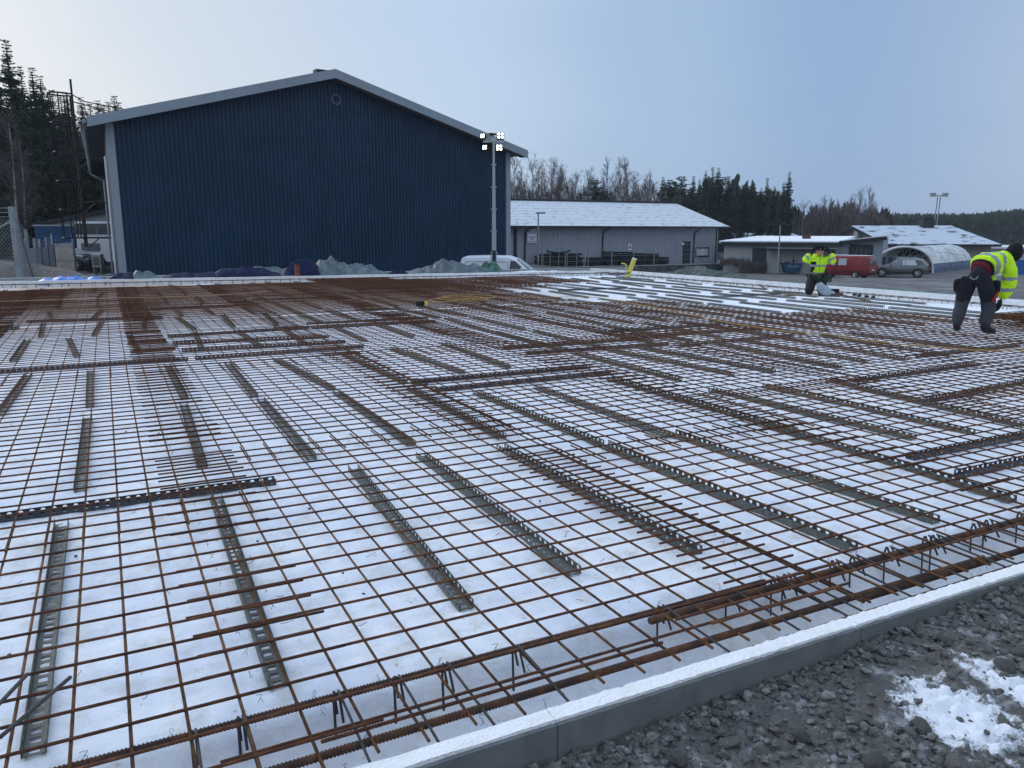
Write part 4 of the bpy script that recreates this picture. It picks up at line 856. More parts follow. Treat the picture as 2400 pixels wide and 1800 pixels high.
for i in range(4):
    a = q4.s(1996 + i * 11.5) - Lx; w_ = q4.s(2006 + i * 11.5) - Lx - a; b = MB(); b.box((a + w_ / 2, -.05, (z0 + .3 + zt) / 2), (w_, .06, zt - z0 - .3)); b.build('door_leaf', M['glass'], wg)
b = MB(); a = q4.s(1994) - Lx; c = q4.s(2042) - Lx; b.box(((a + c) / 2, -.07, zt + .1), (c - a + .2, .1, .2)); b.box((a - .05, -.07, (z0 + zt) / 2), (.2, .1, zt - z0)); b.box((c + .05, -.07, (z0 + zt) / 2), (.2, .1, zt - z0)); b.build('door_frame', M['dark_trim'], wg)
# far white building at right edge
p = atd(2362, 640, 110); hx = thing('white_building', 'white boarded building at the right edge beyond the bending worker', 'building', (p.x, p.y, 0)); z0_ = p.z; z1_ = atd(2362, 583, 110).z
b = MB(); b.box((9, 5, (z0_ + z1_) / 2), (18, 10, z1_ - z0_)); b.build('wall', mat('pale_boards', (.42, .44, .45), .8), hx)
for i in range(9): b = MB(); b.box((9, -.02, z1_ - .3 - i * .35), (18, .05, .30)); b.build('board', bpy.data.materials['pale_boards'], hx)
b = MB(); b.box((9, 4.7, z1_ + .1), (18.6, 10.8, .25)); b.build('roof', M['white'], hx)
for xx in (1.3, 6.0, 9.5): b = MB(); b.box((xx, -.08, z0_ + 1.0), (2.3, .08, 1.6)); b.build('dark_opening', M['glass'], hx)
# barrier, bin and crates at the far right
p = atd(2352, 648, 78)
br = thing('barrier_fence', 'low grey barred barrier fence at the right edge', 'fence', p, 0)
for i in range(22): b = MB(); b.tube(((i * .13, 0, 0), (i * .13, 0, 1.1)), .014, 4); b.build('bar', M['galv'], br)
b = MB(); b.tube(((0, 0, 1.1), (2.8, 0, 1.1)), .025, 5); b.tube(((0, 0, .1), (2.8, 0, .1)), .025, 5); b.build('rail', M['galv'], br)
p = atd(2396, 648, 76); b = MB(); b.box((.6, .5, .75), (1.5, 1.2, 1.5)); b.box((.6, .5, 1.53), (1.6, 1.3, .08)); tag(b.build('blue_container', mat('blue_bin', (.02, .09, .30), .5), loc=p), 'blue bin cut off by the right edge of the photo', 'bin')
p = atd(2362, 647, 74); b = MB(); b.box((0, .4, .45), (1.0, .8, .9)); tag(b.build('white_crate', M['white'], loc=p), 'white crate in front of the barred barrier at the right edge', 'crate')
# blue skip
p = atd(1854, 640, 77.5); sk = thing('skip', 'blue open top skip with scrap sticking out before the low building', 'skip', p, YAW); sk.scale = (.48, .55, .55)
M['skipblue'] = mat('skip_blue', (.02, .085, .17), .6, var=.3, vscale=3)
b = MB(); b.prism([(-1.35, 0, .15), (1.35, 0, .15), (1.85, 0, 1.75), (-1.85, 0, 1.75)], (0, -.8, 0), (0, .9, 0)); b.build('body', M['skipblue'], sk)
b = MB(); b.box((0, -.84, 1.72), (3.8, .1, .14)); b.box((0, .94, 1.72), (3.8, .1, .14)); b.box((0, -.84, .75), (3.2, .08, .1)); b.build('rim', M['skipblue'], sk)
b = MB(); b.box((0, -.90, 1.25), (2.2, .03, .45)); b.build('panel', mat('skip_print', (.18, .25, .33), .7, c2=(.05, .1, .18), vscale=3), sk)
b = MB(); b.box((.35, 0, 1.95), (.25, .2, .7)); b.box((-1.0, 0, 1.85), (.8, .4, .3)); b.tube(((.9, 0, 1.6), (.95, 0, 2.4)), .03, 5); b.build('scrap', M['dark_trim'], sk)
# arched tent
DT = 74.5; pl = atd(2035, 648, DT); pr = atd(2190, 648, DT); ty = pl.y; tx0 = pl.x; tx1 = xat(2190, ty); tz = pl.z; tzt = elev(2112, 578, (tx0 + tx1) / 2, ty); tw_ = tx1 - tx0; th = tzt - tz
tent = thing('arched_tent', 'arched storage tent with translucent white cover and dark boarded front', 'tent', (tx0, ty, tz))
def arch(t, r=1.0): a = PI * t; return (tw_ / 2 - (tw_ / 2) * r * math.cos(a), th * (r if r < 1 else 1) * math.sin(a) ** .85 if 0 < t < 1 else 0)
TL = 15.0
M['sheet'] = mat('translucent_sheet', (.62, .67, .70), .35, c2=(.40, .45, .47), vscale=.5, bump=.3, bscale=1.5)
M['sheetblue'] = mat('blue_sheet', (.03, .075, .17), .4, bump=.3, bscale=2)
dirv = Vector((math.cos(math.radians(20)), math.sin(math.radians(20)), 0)) # tunnel runs off to the right and away
N_ = 20
for i in range(7):       # bays of the cover
    b = MB()
    for k in range(N_):
        t0, t1 = .0 + k / N_, (k + 1) / N_; (xa_, za_), (xb_, zb_) = arch(t0), arch(t1)
        m_ = 1 if (k < 2 or k >= N_ - 2) else 0
        s0 = dirv * (i * TL / 7); s1 = dirv * ((i + 1) * TL / 7 - .008); bulge = -.0
        b.poly((Vector((xa_, 0, za_)) + s0, Vector((xb_, 0, zb_)) + s0, Vector((xb_, 0, zb_)) + s1, Vector((xa_, 0, za_)) + s1), m_)
    o = b.build('cover_bay', [M['sheet'], M['sheetblue']], tent); sm = o.modifiers.new('t', 'SOLIDIFY'); sm.thickness = .03
for i in range(8):
    b = MB(); s0 = dirv * (i * TL / 7); b.tube([Vector((arch(k / N_)[0], 0, arch(k / N_)[1] - (.16 if i else .0))) + s0 for k in range(N_ + 1)], .05 if i else .11, 6); b.build('arch_frame', M['white'] if i == 0 else M['soffit'], tent)
b = MB(); n_b = 26
for i in range(n_b):
    x = tw_ * (.03 + .94 * (i + .5) / n_b); b = MB(); t_ = math.acos(max(-1, min(1, 1 - 2 * x / tw_))) / PI; hgt = min(th * .66, arch(t_)[1] - .1)
    if hgt > .2: b.box((x, .08, hgt / 2), (tw_ * .94 / n_b - .02, .05, hgt)); b.build('board', M['dark_trim'] if i % 3 else M['soffit'], tent)
b = MB(); b.box((tw_ / 2, .05, th * .66), (tw_ * .78, .07, .08))
for i in range(7):
    x = tw_ * (.18 + .107 * i); t_ = math.acos(1 - 2 * x / tw_) / PI; b.tube(((x, .05, th * .66), (x, .05, arch(t_)[1])), .035, 4)
    if i < 6: x2_ = x + tw_ * .107; t2 = math.acos(1 - 2 * x2_ / tw_) / PI; b.tube(((x, .05, th * .66), (x2_, .05, arch(t2)[1])), .03, 4)
b.build('truss', M['soffit'], tent)
b = MB(); b.poly([Vector((arch(k / N_, .98)[0], 0, arch(k / N_, .98)[1])) + dirv * 5 for k in range(1, N_)]); b.build('interior_shade_sheet', M['dark_trim'], tent)  # dark sheet added partway along the tunnel to stand for its shaded interior
# light mast far away
p = atd(2188, 560, 205); mo = thing('floodlight_mast', 'tall twin floodlight mast above the far forest', 'mast', p, YAW); hm = atd(2190, 458, 205).z - p.z
for x in (-.35, .35): b = MB(); b.tube(((x, 0, 0), (x + .35, 0, hm)), .14, 5); b.build('pole', M['galv'], mo)
b = MB(); b.box((.3, 0, hm), (3.6, .2, .15)); b.build('crossbar', M['galv'], mo)
for x in (-1.3, 1.8): b = MB(); b.box((x, 0, hm + .15), (1.4, .6, .9)); b.build('floodlight', M['galv'], mo)
# ================================================================= LEFT SIDE
p = atd(40, 632, 66)
gr_ = thing('garage', 'grey gabled garage at the forest edge behind the bus', 'building', atd(118, 632, 62), YAW); 
def lz(py, D): return atd(180, py, D).z
o_ = gr_.location; zg = -1.4 - o_.z
b = MB(); hw_, he = 7.4, lz(527, 62) - o_.z; hp_ = lz(497, 62) - o_.z
b.prism([(-.0, 0, zg), (2 * hw_ - 1, 0, zg), (2 * hw_ - 1, 0, he + .8), (5.2, 0, hp_), (-.0, 0, he)], (0, 0, 0), (0, 8, 0)); b.build('wall', mat('garage_grey', (.34, .35, .36), .8), gr_)
b = MB(); b.prism([(-1.8, 0, he - .35), (5.2, 0, hp_ + .0), (5.2, 0, hp_ + .25), (-1.8, 0, he - .1)], (0, -.5, 0), (0, 8.5, 0)); b.build('roof', M['dark_trim'], gr_)
b = MB(); b.prism([(5.2, 0, hp_), (12, 0, hp_ - 1.4), (12, 0, hp_ - 1.15), (5.2, 0, hp_ + .25)], (0, -.5, 0), (0, 8.5, 0)); b.build('roof', M['dark_trim'], gr_)
bc = thing('blue_shed', 'blue corrugated shipping shed between fence and bus', 'shed', atd(92, 628, 58), YAW); h_ = lz(530, 58) - bc.location.z; w_ = 2.4
b = MB(); b.box((w_ / 2 + .2, 2, h_ / 2), (w_ + .4, 4, h_)); b.build('wall', mat('shed_blue', (.02, .085, .20), .6, var=.2, vscale=1), bc)
for i in range(16): b = MB(); b.box((.1 + i * .165, -.03, h_ / 2), (.09, .05, h_ - .1)); b.build('rib', bpy.data.materials['shed_blue'], bc)
b = MB(); b.box((w_ / 2 + .2, 2, h_ + .05), (w_ + .6, 4.2, .1)); b.build('roof', M['kerb'], bc)
# mesh fence with posts
fp = [(-140, 470, 30.0), (37, 484, 30.0), (62, 537, 36.0), (80, 558, 39.0), (92, 560, 41.0), (108, 556, 43.5), (122, 548, 46), (170, 552, 48)]
fl = thing('mesh_fence', 'galvanised chain link fence with square posts left of the warehouse', 'fence', (0, 0, 0)); PP = []
for (px, py, D) in fp:
    g_ = col(px, D, -1.2); t = atd(px, py, D); PP.append((g_, t.z)); w_ = .20 if D < 31 and px > 0 else .11
    b = MB(); b.box((g_.x, g_.y, (t.z - 1.2) / 2), (w_, w_, t.z + 1.2), rz=YAW); b.build('fence_post', M['galv'], fl)
b = MB(); g_ = PP[1][0]; q_ = Vector((g_.x, g_.y, PP[1][1] - .5)); b.tube((q_, q_ + RT * -2.6 + Vector((0, 0, -1.3))), .05, 6); b.tube((q_ + Vector((.1, 0, 0)), col(75, 32, -1.0)), .045, 6); b.build('brace', M['galv'], fl)
for i in range(len(PP) - 1):
    (a, za), (c, zc) = PP[i], PP[i + 1]; top = min(za, zc) - .45; b = MB(); Lp = (c - a).length; u_ = (c - a).normalized(); step_ = .11 if i else .14; H_ = top + 1.2
    k = -H_
    while k < Lp:
        for sg_ in (1, -1):
            s0, s1 = max(k, 0), min(k + H_, Lp)
            if s1 > s0:
                z_a, z_b = (s0 - k), (s1 - k)
                if sg_ < 0: z_a, z_b = H_ - z_a, H_ - z_b
                b.tube((a + u_ * s0 + Vector((0, 0, z_a - 0)), a + u_ * s1 + Vector((0, 0, z_b))), .0065 if i < 1 else .015, 3, caps=False)
        k += step_
    b.build('mesh_wire', M['galv'], fl)['kind'] = 'stuff'
    b = MB()
    for h_ in ((.0, .16, .32) if i != 6 else (.05, .3)):
        b.tube([a + Vector((0, 0, za + 1.2 - .06 - h_)), a.lerp(c, .5) + Vector((0, 0, (za + zc) / 2 + 1.2 - .16 - h_)), c + Vector((0, 0, zc + 1.2 - .06 - h_))], .012, 4)
    b.tube((a + Vector((0, 0, H_ * .5)), c + Vector((0, 0, H_ * .5))), .012, 4); b.build('line_wire', M['galv'], fl)
# gravel heap at left, heat pump, snow pads
hp2 = MB(); c0 = col(-40, 33, -1.1); n_ = 40
for j in range(n_ + 1):
    for i in range(n_ + 1):
        x, y = -6 + 12 * i / n_, -4 + 8 * j / n_; r_ = math.hypot(x / 5.2, y / 3.6); hp2.v.append((x, y, 1.45 * max(0, 1 - r_ ** 2) + .08 * nz3(x * 2, y * 2) + .05 * nz3(x * 6, y * 6) - .1))
for j in range(n_):
    for i in range(n_): a = j * (n_ + 1) + i; hp2.f.append((a, a + 1, a + n_ + 2, a + n_ + 1)); hp2.mi.append(0)
tag(hp2.build('gravel_heap', mat('brown_grey_gravel', (.115, .10, .095), .95, bump=1, bscale=12, c2=(.20, .185, .175), vscale=9), loc=c0, smooth=True, fix=False), 'heap of brownish gravel behind the fence at the left edge', 'gravel heap', kind='stuff')
hpn = thing('heat_pump', 'beige outdoor heat pump on a stand beside the left warehouse corner', 'heat pump', atd(233, 645, 46), YAW)
b = MB(); b.box((0, 0, .82), (.50, .4, .72)); b.build('casing', mat('beige_metal', (.36, .36, .31), .6), hpn)
b = MB(); b.box((0, -.21, .82), (.34, .02, .5)); b.build('grille', M['soffit'], hpn)
for x in (-.2, .2): b = MB(); b.box((x, 0, .25), (.06, .35, .5)); b.build('leg', M['galv'], hpn)
b = MB(); b.box((0, 0, 1.2), (.54, .44, .04)); b.build('lid', M['snow_plain'], hpn)
b = MB(); b.box((0.1, 0, -.03), (1.5, 1.0, .12)); b.build('base_slab', M['kerb'], hpn)
# ================================================================= VEHICLES
M['tyre'] = mat('tyre_rubber', (.012, .012, .013), .8); M['rim'] = mat('alloy_rim', (.55, .56, .58), .3, metal=.7); M['plastic'] = mat('black_plastic', (.02, .02, .022), .6)
M['chrome'] = mat('bright_trim', (.6, .62, .65), .25, metal=.8)
def wheel_meshes(r, w_, steel=False):
    b = MB(); n_ = 24
    prof_ = [(r * .68, -w_ / 2), (r * .93, -w_ / 2), (r, -w_ * .32), (r, w_ * .32), (r * .93, w_ / 2), (r * .68, w_ / 2)]
    for j in range(n_):
        for (rad, y) in prof_: a = 2 * PI * j / n_; b.v.append((rad * math.cos(a), y, rad * math.sin(a)))
    k_ = len(prof_)
    for j in range(n_):
        for k in range(k_ - 1): a = j * k_ + k; c = ((j + 1) % n_) * k_ + k; b.f.append((a, c, c + 1, a + 1)); b.mi.append(0)
    ty_ = b.mesh('tyre'); ty_.materials.append(M['tyre'])
    b = MB(); b.tube(((0, -w_ * .2, 0), (0, w_ * .2, 0)), r * .66, 24); dk = b.mesh('wheel_disc'); dk.materials.append(M['plastic'])
    b = MB()
    for k in range(5):
        a = 2 * PI * k / 5
        for da in (-.17, .17): b.tube(((r * .1 * math.cos(a), -w_ * .44, r * .1 * math.sin(a)), (r * .64 * math.cos(a + da), -w_ * .46, r * .64 * math.sin(a + da))), r * .06, 5)
    b.tube([(r * .66 * math.cos(t * PI / 10), -w_ * .46, r * .66 * math.sin(t * PI / 10)) for t in range(21)], r * .035, 4, caps=False); b.tube(((0, -w_ * .5, 0), (0, -w_ * .3, 0)), r * .15, 10)
    rm = b.mesh('rim'); rm.materials.append(M['rim']); return ty_, dk, rm
def vehicle(name, lab, loc, rz, prof_, hw, hr, wheels, paint, side_windows, front_w, rear_w, lights, scale=1.0, extras=None, zbot=.28, dull=False):
    """prof_: stations (x, z_belt, z_top); front at +x. hw body half width, hr roof half width"""
    o = thing(name, lab, 'car' if name != 'panel_van' else 'van', loc, rz); o.scale = (scale,) * 3
    b = MB(); ns = []
    for (x, zb_, zt_) in prof_:
        e = 1 - .16 * max(0, (abs(x - (prof_[0][0] + prof_[-1][0]) / 2) / ((prof_[-1][0] - prof_[0][0]) / 2)) ** 6)
        up = zt_ > zb_ + .12
        w1 = hw * e; w2 = (hr if up else hw * .94) * (e ** .5)
        sec = [(0, zbot), (w1 * .88, zbot), (w1 * .985, zbot + .12), (w1, (zbot + zb_) / 2 + .05), (w1 * .975, zb_), (w2 + .02 if up else w2, zt_ - (.08 if up else .03)), (w2 * .86, zt_ - .01), (w2 * .45, zt_ + .015), (0, zt_ + .02)]
        ns.append([(x, y, z) for y, z in sec] + [(x, -y, z) for y, z in reversed(sec[1:-1])])
    n_ = len(ns[0])
    for s in ns: b.v += s
    for i in range(len(ns) - 1):
        for k in range(n_): q = (k + 1) % n_; b.f.append((i * n_ + k, i * n_ + q, (i + 1) * n_ + q, (i + 1) * n_ + k)); b.mi.append(0)
    b.f.append(tuple(range(n_))); b.f.append(tuple((len(ns) - 1) * n_ + k for k in reversed(range(n_)))); b.mi += [0, 0]
    bo = b.build('body', paint, o, smooth=True); 
    bv = bo.modifiers.new('bevel', 'BEVEL'); bv.width = .03; bv.segments = 2; bv.limit_method = 'ANGLE'; bv.angle_limit = math.radians(50); bv.harden_normals = False
    def ip(x):
        for i in range(len(prof_) - 1):
            if prof_[i][0] <= x <= prof_[i + 1][0]: t = (x - prof_[i][0]) / (prof_[i + 1][0] - prof_[i][0]); return tuple(prof_[i][j] + (prof_[i + 1][j] - prof_[i][j]) * t for j in (1, 2))
        return prof_[-1][1:]
    def side_y(x, z):
        zb_, zt_ = ip(x); t = max(0, min(1, (z - zb_) / max(.01, zt_ - .08 - zb_))); e = 1 - .16 * max(0, (abs(x - (prof_[0][0] + prof_[-1][0]) / 2) / ((prof_[-1][0] - prof_[0][0]) / 2)) ** 6); return hw * e * .975 * (1 - t) + (hr * e ** .5 + .02) * t
    for poly_, m_, nm in side_windows:
        for s in (-1, 1):
            b = MB(); a = [(x, s * (side_y(x, z) + .012), z) for x, z in poly_]; c = [(x, s * (side_y(x, z) - .02), z) for x, z in poly_]; n2 = len(a)
            b.poly(a); 
            for k in range(n2): q = (k + 1) % n2; b.poly((a[k], a[q], c[q], c[k]))
            b.build(nm, m_, o)
    for nm, quad, m_ in ((('windscreen', front_w[0], front_w[1]),) if front_w else ()) + ((('rear_window', rear_w[0], rear_w[1]),) if rear_w else ()):
        (xa_, za_, wa_), (xb_, zb2, wb_) = quad; nrm = Vector((zb2 - za_, 0, -(xb_ - xa_))).normalized() * (1 if nm == 'windscreen' else -1)
        if nm == 'windscreen' and nrm.x < 0: nrm = -nrm
        if nm == 'rear_window' and nrm.x > 0: nrm = -nrm
        P4 = [Vector((xa_, -wa_, za_)), Vector((xa_, wa_, za_)), Vector((xb_, wb_, zb2)), Vector((xb_, -wb_, zb2))]
        b = MB(); b.prism(P4, nrm * -.02, nrm * .02); b.build(nm, m_, o)
    for (x, y, z, dx, dy, dz, m_, nm) in lights: b = MB(); b.box((x, y, z), (dx, dy, dz)); b.build(nm, m_, o)
    r_, w_, xs_ = wheels; tyr, dsk, rim_ = wheel_meshes(r_, w_)
    for x in xs_:
        for s in (-1, 1):
            b = MB(); b.tube([(x, s * (hw * .965), r_), (x, s * (hw * 1.008), r_)], r_ * 1.16, 24); b.build('wheel_arch', M['plastic'], o)
            wh_ = link('wheel', dsk, o, (x, s * (hw - w_ * .30), r_), (0, 0, 0 if s < 0 else PI)); link('tyre', tyr, wh_); link('rim', rim_, wh_)
    if extras: extras(o)
    return o
RED = mat('faded_red_paint', (.25, .025, .03), .4, var=.25, vscale=1.5, coat=.3); GREYP = mat('grey_metal_paint', (.13, .14, .145), .3, metal=.5, coat=.5); WHITEP = mat('van_white_paint', (.62, .66, .72), .35, coat=.4); DARKP = mat('dark_blue_paint', (.012, .016, .024), .25, coat=.6)
TAIL = mat('tail_light_red', (.35, .01, .015), .3); HEAD = mat('headlight_glass', (.5, .52, .55), .15); PLATE = mat('number_plate', (.55, .55, .52), .5)
# SUV: rear three-quarter view, nose pointing to the left
suv = [(-2.3, .62, .66), (-2.26, .95, 1.02), (-2.1, 1.0, 1.22), (-1.85, 1.02, 1.50), (-1.5, 1.02, 1.60), (-.6, 1.01, 1.645), (.1, 1.0, 1.62), (.45, .99, 1.50), (.95, .98, 1.16), (1.2, .97, 1.04), (1.7, .92, .96), (2.15, .80, .84), (2.32, .55, .60)]
def suv_x(o):
    for s in (-1, 1):
        b = MB(); b.box((-.5, s * .66, 1.67), (1.9, .04, .03)); b.build('roof_rail', M['chrome'], o); b = MB(); b.box((.75, s * 1.0, 1.05), (.12, .22, .14)); b.build('mirror', GREYP, o)
        b = MB(); b.box((0, s * .955, .36), (2.1, .03, .12)); b.build('sill_trim', M['plastic'], o)
    b = MB(); b.box((-2.30, 0, .52), (.10, 1.6, .28)); b.build('bumper', M['plastic'], o); b = MB(); b.box((-2.30, 0, .82), (.03, .52, .12)); b.build('number_plate', PLATE, o)
    for x in (-.15, -1.05, .8): 
        b = MB()
        for s in (-1, 1): b.box((x, s * .948, .68), (.012, .012, .55))
        b.build('door_seam', M['plastic'], o)
p = atd(2108, 648, 71.5); p.z += .0
hd_ = math.atan2(-RT.y, -RT.x)      # nose to the left
vehicle('parked_suv', 'grey sport utility car parked before the arched tent', p, hd_ + math.radians(-26), suv, .95, .66, (.37, .25, (1.42, -1.42)), GREYP,
        [([(.92, 1.04), (.42, 1.42), (-.35, 1.52), (-.35, 1.05)], M['glass_light'], 'side_window'), ([(-.42, 1.05), (-.42, 1.52), (-1.1, 1.51), (-1.3, 1.06)], M['glass_light'], 'side_window'), ([(-1.38, 1.08), (-1.2, 1.49), (-1.6, 1.44), (-1.85, 1.12)], M['glass'], 'side_window')],
        (((1.0, 1.10, .68), (.40, 1.54, .56)), M['glass']), (((-2.12, 1.06, .66), (-1.80, 1.50, .55)), M['glass']),
        [(-2.24, .68, .93, .10, .42, .14, TAIL, 'tail_light'), (-2.24, -.68, .93, .10, .42, .14, TAIL, 'tail_light'), (2.2, .66, .68, .12, .35, .14, HEAD, 'headlight'), (2.2, -.66, .68, .12, .35, .14, HEAD, 'headlight')], extras=suv_x)
# red van
van = [(-2.45, .95, 1.0), (-2.42, 1.08, 1.55), (-2.36, 1.08, 1.84), (-2.1, 1.08, 1.92), (-.5, 1.08, 1.94), (.6, 1.06, 1.92), (.95, 1.05, 1.80), (1.5, 1.02, 1.22), (1.75, .98, 1.04), (2.2, .86, .90), (2.36, .60, .66)]
def van_x(o):
    for s in (-1, 1):
        b = MB(); b.box((-.2, s * .935, .62), (3.6, .02, .05)); b.build('side_moulding', M['plastic'], o); b = MB(); b.box((1.15, s * 1.0, 1.15), (.12, .2, .2)); b.build('mirror', M['plastic'], o)
    b = MB(); b.box((-2.47, 0, .45), (.12, 1.7, .22)); b.build('bumper', M['plastic'], o); b = MB(); b.box((-2.46, 0, .75), (.03, .5, .12)); b.build('number_plate', PLATE, o); b = MB(); b.box((-.5, 0, 1.975), (3.4, 1.2, .02)); b.build('roof_frost', M['snow_plain'], o)
    for x in (.35, -.65):
        b = MB()
        for s in (-1, 1): b.box((x, s * .945, 1.0), (.015, .012, 1.1))
        b.build('door_seam', M['plastic'], o)
p = atd(1978, 651, 70)
vehicle('panel_van', 'old red panel van parked right of the kneeling worker', p, hd_ + math.radians(-46), van, .93, .78, (.33, .22, (1.55, -1.35)), RED,
        [([(1.38, 1.14), (.95, 1.66), (.5, 1.70), (.5, 1.12)], M['glass_light'], 'side_window'), ([(.22, 1.14), (.22, 1.70), (-.5, 1.72), (-.5, 1.14)], M['glass_light'], 'side_window')],
        (((1.55, 1.20, .74), (.95, 1.78, .66)), M['glass_light']), (((-2.45, 1.18, .72), (-2.40, 1.74, .66)), M['glass']),
        [(-2.43, .84, .95, .06, .14, .45, TAIL, 'tail_light'), (-2.43, -.84, .95, .06, .14, .45, TAIL, 'tail_light'), (2.26, .62, .70, .08, .3, .18, HEAD, 'headlight'), (2.26, -.62, .70, .08, .3, .18, HEAD, 'headlight')], extras=van_x)
# white van behind the far form
cad = [(-2.2, .9, .95), (-2.17, 1.05, 1.45), (-2.05, 1.08, 1.72), (-1.8, 1.08, 1.80), (-.5, 1.08, 1.83), (.35, 1.06, 1.80), (.75, 1.03, 1.66), (1.35, .99, 1.22), (1.6, .95, 1.04), (2.0, .84, .90), (2.2, .55, .62)]
def cad_x(o):
    for s in (-1, 1):
        b = MB(); 
        for (xa_, za_, xb_, zb_) in ((-1.85, 1.10, -1.85, 1.52), (-1.85, 1.52, -.62, 1.55), (.35, 1.14, .35, 1.50), (-.5, 1.55, .28, 1.52)): b.tube(((xa_, s * .80, za_), (xb_, s * .765, zb_)) if False else ((xa_, s * (.905 - (za_ - 1.08) * .17), za_), (xb_, s * (.905 - (zb_ - 1.08) * .17), zb_)), .010, 4)
        b.build('panel_seam', M['plastic'], o)
        b = MB(); b.box((-.55, s * .90, 1.0), (.014, .02, 1.2)); b.build('door_seam', M['plastic'], o); b = MB(); b.box((1.0, s * 1.0, 1.08), (.14, .22, .2)); b.build('mirror', M['plastic'], o)
p = atd(1178, 700, 41.0); zt_ = atd(1150, 597, 41.0).z; p = col(1180, 41.0, zt_ - 1.86)
vehicle('panel_van', 'white panel van parked between the tarps and the navy warehouse', p, YAW + math.radians(-8), cad, .90, .74, (.32, .2, (1.4, -1.4)), WHITEP,
        [([(1.28, 1.06), (.72, 1.56), (.48, 1.60), (.42, 1.08)], M['glass'], 'side_window')],
        (((1.4, 1.18, .72), (.78, 1.64, .62)), M['glass']), (((-2.20, 1.12, .68), (-2.10, 1.60, .62)), M['glass']),
        [(-2.15, .80, 1.0, .08, .14, .5, TAIL, 'tail_light'), (-2.15, -.80, 1.0, .08, .14, .5, TAIL, 'tail_light'), (2.1, .6, .72, .1, .3, .2, HEAD, 'headlight'), (2.1, -.6, .72, .1, .3, .2, HEAD, 'headlight')], extras=cad_x)
# dark car at left
sed = [(-2.3, .7, .75), (-2.2, .92, .98), (-1.6, .95, 1.05), (-1.0, .96, 1.38), (-.2, .96, 1.45), (.5, .95, 1.36), (1.15, .93, 1.0), (1.7, .88, .92), (2.15, .72, .76), (2.3, .5, .55)]
p = atd(160, 632, 52)
vehicle('parked_car', 'dark car with alloy wheels half hidden by the mesh fence', p, YAW + math.radians(-12), sed, .91, .62, (.35, .24, (1.42, -1.42)), DARKP,
        [([(1.0, 1.0), (.5, 1.30), (-.2, 1.36), (-.2, .99)], M['glass'], 'side_window'), ([(-.3, .99), (-.3, 1.36), (-.9, 1.30), (-1.3, 1.02)], M['glass'], 'side_window')],
        (((1.18, 1.0, .68), (.5, 1.38, .55)), M['glass_light']), None, [(2.1, .62, .72, .2, .35, .12, HEAD, 'headlight'), (2.1, -.62, .72, .2, .35, .12, HEAD, 'headlight')])
# bus
p = atd(182, 604, 56); bu = thing('bus', 'white bus parked behind the ladder cage at the left', 'bus', (p.x, p.y, -1.4), YAW); zt_ = atd(200, 519, 56).z + 1.4
b = MB(); b.box((1.3 + 1.2, 1.2, (zt_ + .5) / 2), (5.0, 2.4, zt_ - .5)); o = b.build('body', mat('bus_white', (.60, .63, .66), .4), bu); bv = o.modifiers.new('b', 'BEVEL'); bv.width = .15; bv.segments = 3
wz0, wz1 = atd(200, 549, 56).z + 1.4, atd(200, 524, 56).z + 1.4
for i in range(3): b = MB(); b.box((.75 + i * 1.55, -.02, (wz0 + wz1) / 2), (1.5, .05, wz1 - wz0)); b.build('window', M['glass'], bu)
b = MB(); b.box((1.0, -.02, wz0 - .9), (1.3, .04, .55)); b.build('grille', M['soffit'], bu); b = MB(); b.box((2.6, -.02, .62), (4.6, .05, .3)); b.build('skirt', M['plastic'], bu)
for x in (.9, 4.2): b = MB(); b.tube(((x, -.05, .48), (x, .3, .48)), .48, 20); b.build('wheel', M['tyre'], bu)
